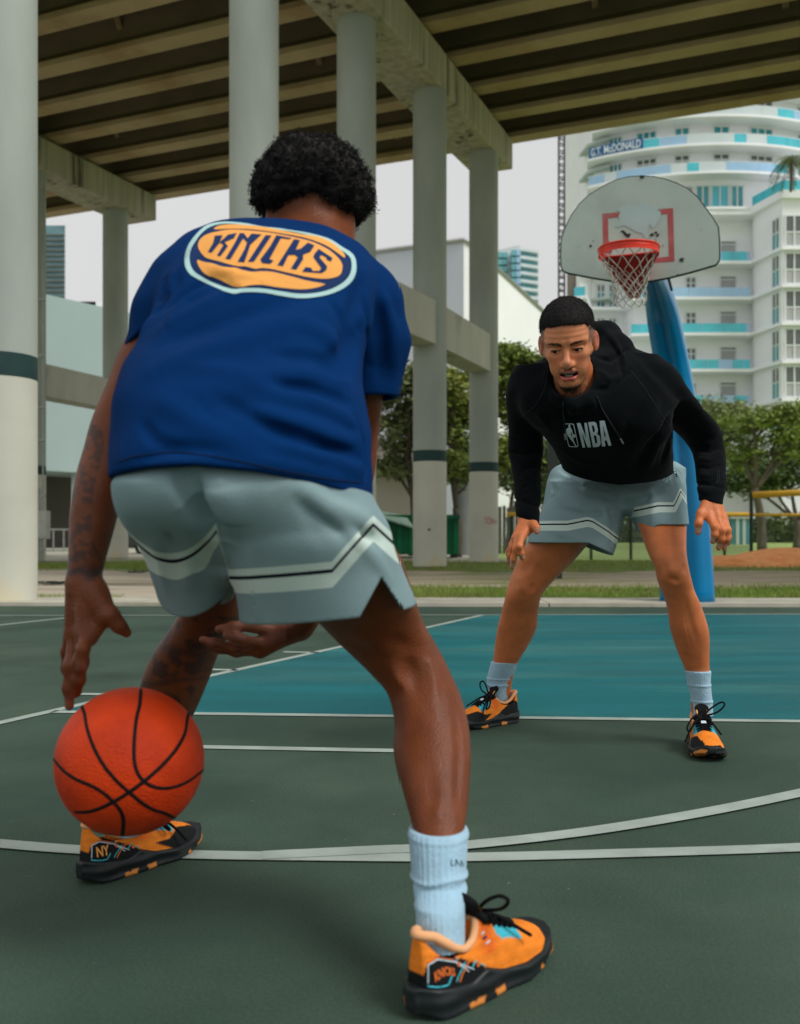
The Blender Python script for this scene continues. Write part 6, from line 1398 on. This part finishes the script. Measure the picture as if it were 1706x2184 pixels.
def f_hoodie(P):
    v = hoodie0(P)
    for q in hf: v = v + q(P)
    v = v - .0026*wob(P, 30, 5, 3) - .0014*wob(P, 60, 5, 9)
    isL = P[:, 0] < (1172-CX)/FPX*P[:, 1]; isR = (P[:, 0] > (1460-CX)/FPX*P[:, 1])
    zc = np.where(isL, cuL[2] - .35*(P[:, 0]-cuL[0]) , np.where(isR, cuR[2] + .1 - .1 - .25*(P[:, 0]-cuR[0]), .858 + .46*(P[:, 1]-3.09) + .06*np.abs(P[:, 0]-.69)))
    v = np.where(isL | isR, v + .004*np.exp(-((P[:, 2]-zc-.052)/.006)**2), v); v = smax(v, zc - P[:, 2], .005)
    v = smax(v, -Cap(toW((0,-.01,-.05)), W(1232,838,2.97), .066, .052)(P), .010); v = smax(v, -Ell(toW((0,.02,-.07)), (.078,.085,.085))(P), .008)
    v = smax(v, -Un(skull, .03)(toL(P)) - .0 - .006, .006)
    return v
V, Q = sculpt(f_hoodie, [tH, sBL, sBR] + hood, .0048); hoodie = npmesh('hoodie', V, Q, m_hood, Bp); bvH = bvh_of(V, Q); tag(hoodie, 'black pullover hoodie with pale chest print')
# chest print
zz = lambda pts: [(1069.4 + x*.1693, 853.2 + y*.1693) for x, y in pts]
project_print('chest_letter', [zz([(945,288),(990,286),(1062,470),(1040,286),(1070,284),(1125,592),(1082,594),(1008,400),(1052,595),(1018,596)])], bvH, m_silver, hoodie, .0016, 4)
project_print('chest_letter', [zz([(1088,278),(1165,270),(1192,290),(1212,370),(1208,410),(1200,420),(1232,450),(1246,530),(1238,568),(1215,586),(1150,592)]), zz([(1132,316),(1150,402),(1170,398),(1174,380),(1160,320)]), zz([(1156,440),(1180,546),(1196,542),(1202,520),(1190,446)])], bvH, m_silver, hoodie, .0016, 4)
project_print('chest_letter', [zz([(1232,260),(1294,256),(1382,570),(1345,574),(1322,505),(1296,508),(1308,578),(1262,582)]), zz([(1272,300),(1292,458),(1310,455)])], bvH, m_silver, hoodie, .0016, 4)
fr_o = [(778,312),(784,296),(800,293),(895,294),(910,304),(966,560),(962,580),(945,590),(860,588),(840,572)]; fr_i = [(788,316),(792,306),(804,302),(890,302),(901,310),(957,560),(953,574),(940,581),(864,579),(848,566)]
project_print('chest_badge', [zz(fr_o), zz(fr_i)], bvH, m_silver, hoodie, .0016, 4)
project_print('chest_badge', [zz([(842,308),(858,304),(866,316),(864,340),(884,368),(900,430),(918,430),(930,446),(926,468),(908,474),(892,466),(890,448),(878,400),(874,398),(870,430),(900,482),(922,545),(944,580),(930,580),(900,530),(866,490),(830,440),(812,400),(812,366),(826,350),(844,344),(838,326)])], bvH, m_silver, hoodie, .0016, 4)
m_cord = mat('drawstring', srgb(30, 36, 38), .8, .1, 50); m_tip = mat('cord_tip', srgb(170, 170, 160), .3, .05, 30, metal=.6)
def lay(name, pts, m, par, bv, r_, n=30, off=None):
    out = []
    for (x, y) in curve(pts, n):
        D = Vector(((x-CX)/FPX, 1, (HZ-y)/FPX)).normalized(); h_ = bv.ray_cast(Vector((0, 0, CH)), D)
        if h_[0] is not None: out.append(np.array(h_[0] - D*(off if off is not None else r_)))
    if len(out) > 2: MB().tube(out, r_, 6).build(name, m, par, True)
lay('drawstring', [(1200,858),(1201,880),(1203,905),(1204,925)], m_cord, hoodie, bvH, .0026); lay('cord_tip', [(1204,925),(1204.5,931),(1205,937)], m_tip, hoodie, bvH, .0030, 6)
lay('drawstring', [(1272,845),(1282,870),(1300,900),(1322,935)], m_cord, hoodie, bvH, .0026); lay('cord_tip', [(1322,935),(1325.5,940.5),(1329,946)], m_tip, hoodie, bvH, .0030, 6)
lay('raglan_seam', [(1168,790),(1160,830),(1140,865),(1112,890)], m_cord, hoodie, bvH, .0014, off=0.0003); lay('raglan_seam', [(1345,790),(1375,830),(1400,870),(1425,905)], m_cord, hoodie, bvH, .0014, off=.0003)
for sgm in ([(1529,1004),(1530,1020),(1526,1032)], [(1533,1002),(1534,1018),(1530,1030)], [(1525,1012),(1533,1020)]): lay('wrist_mark', sgm, m_cord, hoodie, bvH, .0012, 8)

# --- shorts
hB_ = ZLoft([(962,1300,1432,3.56,.10),(985,1205,1446,3.52,.125),(1010,1172,1456,3.48,.145),(1045,1171,1457,3.45,.15),(1085,1172,1456,3.43,.14)], p=2.2)
qL = ZLoft([(1030,1172,1352,3.44,.145),(1065,1163,1342,3.41,.148),(1105,1147,1326,3.38,.145),(1150,1127,1316,3.36,.14),(1200,1112,1298,3.35,.14)], p=2.15)
qR = ZLoft([(1000,1325,1457,3.44,.13),(1040,1300,1458,3.38,.135),(1080,1336,1461,3.32,.13),(1120,1357,1464,3.27,.122),(1160,1368,1467,3.24,.118)], p=2.15)
shB0 = Un([hB_, (qL, .03), (qR, .03)], .025); mxB = (1338-CX)/FPX*3.35
zL0, zR0 = W(0,1158,3.22)[2], W(0,1119,3.15)[2]
def hemB(P):
    right = P[:, 0] > mxB; xa = W(1250,0,3.25)[0]; L_ = zL0 - .42*np.clip(P[:, 0]-xa, 0, 1) + .0*P[:, 1] + .25*(P[:, 1]-3.22)*0; xr = W(1400,0,3.2)[0]; R_ = zR0 - .55*np.clip(xr-P[:, 0], 0, 1); return np.where(right, R_, L_), right
def onb2(f, pts): return [on(f, *p) for p in pts]
fB = [Fold(onb2(shB0, p), a*1.8, w_) for p, a, w_ in (([(1205,1030),(1260,1055),(1310,1062)], -.005, .012), ([(1180,1060),(1240,1080),(1300,1080)], .005, .014), ([(1190,1085),(1250,1100),(1310,1090)], -.006, .012), ([(1320,1080),(1370,1065),(1420,1040)], -.008, .014), ([(1330,1062),(1380,1048),(1430,1020)], .007, .016), ([(1178,1035),(1185,1050),(1175,1062)], -.010, .010), ([(1408,975),(1425,1000),(1435,1030)], -.008, .008), ([(1425,972),(1440,995),(1445,1015)], .008, .009), ([(1438,1000),(1450,1010),(1455,1025)], -.007, .008),
        ([(1280,1068),(1290,1100),(1295,1150)], .005, .014), ([(1390,1040),(1395,1080),(1392,1110)], .003, .014), ([(1150,1120),(1200,1140),(1240,1150)], .004, .012), ([(1195,1000),(1240,1032),(1290,1044)], -.010, .010), ([(1200,1012),(1250,1043),(1300,1055)], .006, .010), ([(1345,1100),(1350,1120),(1362,1138)], .006, .010))]
def f_shB(P):
    v = shB0(P)
    for q in fB: v = v + q(P)
    v = v - .0018*wob(P, 28, 5, 6); h_, _ = hemB(P); v = np.where(P[:, 2] < h_ + .07, np.maximum(v, -(v + .010)), v); v = smax(v, h_ - P[:, 2], .003)
    return smax(v, P[:, 2] - .962 + .0*P[:, 1], .03)
V, Q = sculpt(f_shB, [hB_, qL, qR], .0038); h_, right = hemB(V); hd = V[:, 2] - np.where(right, zR0 - .25*np.clip(W(1400,0,3.2)[0]-V[:, 0], 0, 1), h_)
chev = np.where(right, np.clip(.050 - 1.2*np.abs(V[:, 0] - W(1463,0,3.2)[0]), 0, 1), np.clip(.016 - .2*np.abs(V[:, 0]-W(1262,0,3.24)[0]), 0, 1))
sB = npmesh('shorts', V, Q, m_shorts, Bp, attrs={'band': bandattr(V, hd, .040, .073, chev)}); bvP = bvh_of(V, Q)
z3 = lambda pts: [(1308.3 + x*.1667, 910.1 + y*.1667) for x, y in pts]
project_print('hip_mark', [z3([(630,690),(634,668),(652,657),(676,656),(660,664),(646,676),(644,696),(656,706),(676,664),(690,656),(700,706),(688,714),(650,716)])], bvP, m_mint, sB, .002, 4)
project_print('hip_mark', [z3([(708,662),(730,658),(722,680),(708,696),(702,694)])], bvP, m_mint, sB, .002, 4)
project_print('woven_label', [z3([(760,572),(800,570),(816,642),(782,646)])], bvP, m_lace, sB, .0022, 4); project_print('label_mark', [z3([(770,582),(792,580),(798,606),(790,606),(786,590),(776,592),(784,630),(802,628),(803,636),(780,638)])], bvP, m_mint, sB, .0034, 4)
# blue undershirt glimpse at the waist
# --- socks and shoes
sock([(1411,1047,1104,3.64,.051),(1430,1042,1098,3.655,.048),(1449,1038,1089,3.67,.045),(1470,1038,1083,3.68,.043),(1492,1038,1083,3.69,.044)], Bp, None, [lambda P: -.003*np.exp(-((P[:, 2] - W(0,1460,3.68)[2])/.004)**2), lambda P: -.0025*np.exp(-((P[:, 2] - W(0,1447,3.67)[2])/.0035)**2)])
sock([(1430,1461,1515,3.255,.045),(1455,1466,1514,3.26,.040),(1480,1472,1516,3.265,.038),(1500,1475,1518,3.27,.038),(1525,1476,1519,3.275,.040)], Bp, None, [lambda P: -.003*np.exp(-((P[:, 2] - W(0,1495,3.27)[2])/.004)**2), lambda P: -.0025*np.exp(-((P[:, 2] - W(0,1461,3.26)[2])/.0035)**2)])
s3, SV3, SQ3, T3 = make_shoe((.432, 3.69, 0), (.190, 3.53, 0), 1, Bp, 'orange and black shoe of the hoodie player on the white line, at left')
s4, SV4, SQ4, T4 = make_shoe((1.002, 3.310, 0), (.944, 3.015, 0), -1, Bp, 'orange and black shoe of the hoodie player pointing at the camera')
shoe_prints(T3, bvh_of(SV3, SQ3), s3, 1, 'KNICKS')
V_, F_ = text2d('KNICKS', 1, .03); V_ -= V_.min(0); V_ /= V_.max(0); mesh('badge_lettering', [T4((-.012 + .024*u, .1235 - .006*v + .0045, .1215 + .009*v + .0005)) for u, v in V_], F_, m_lace, s4)
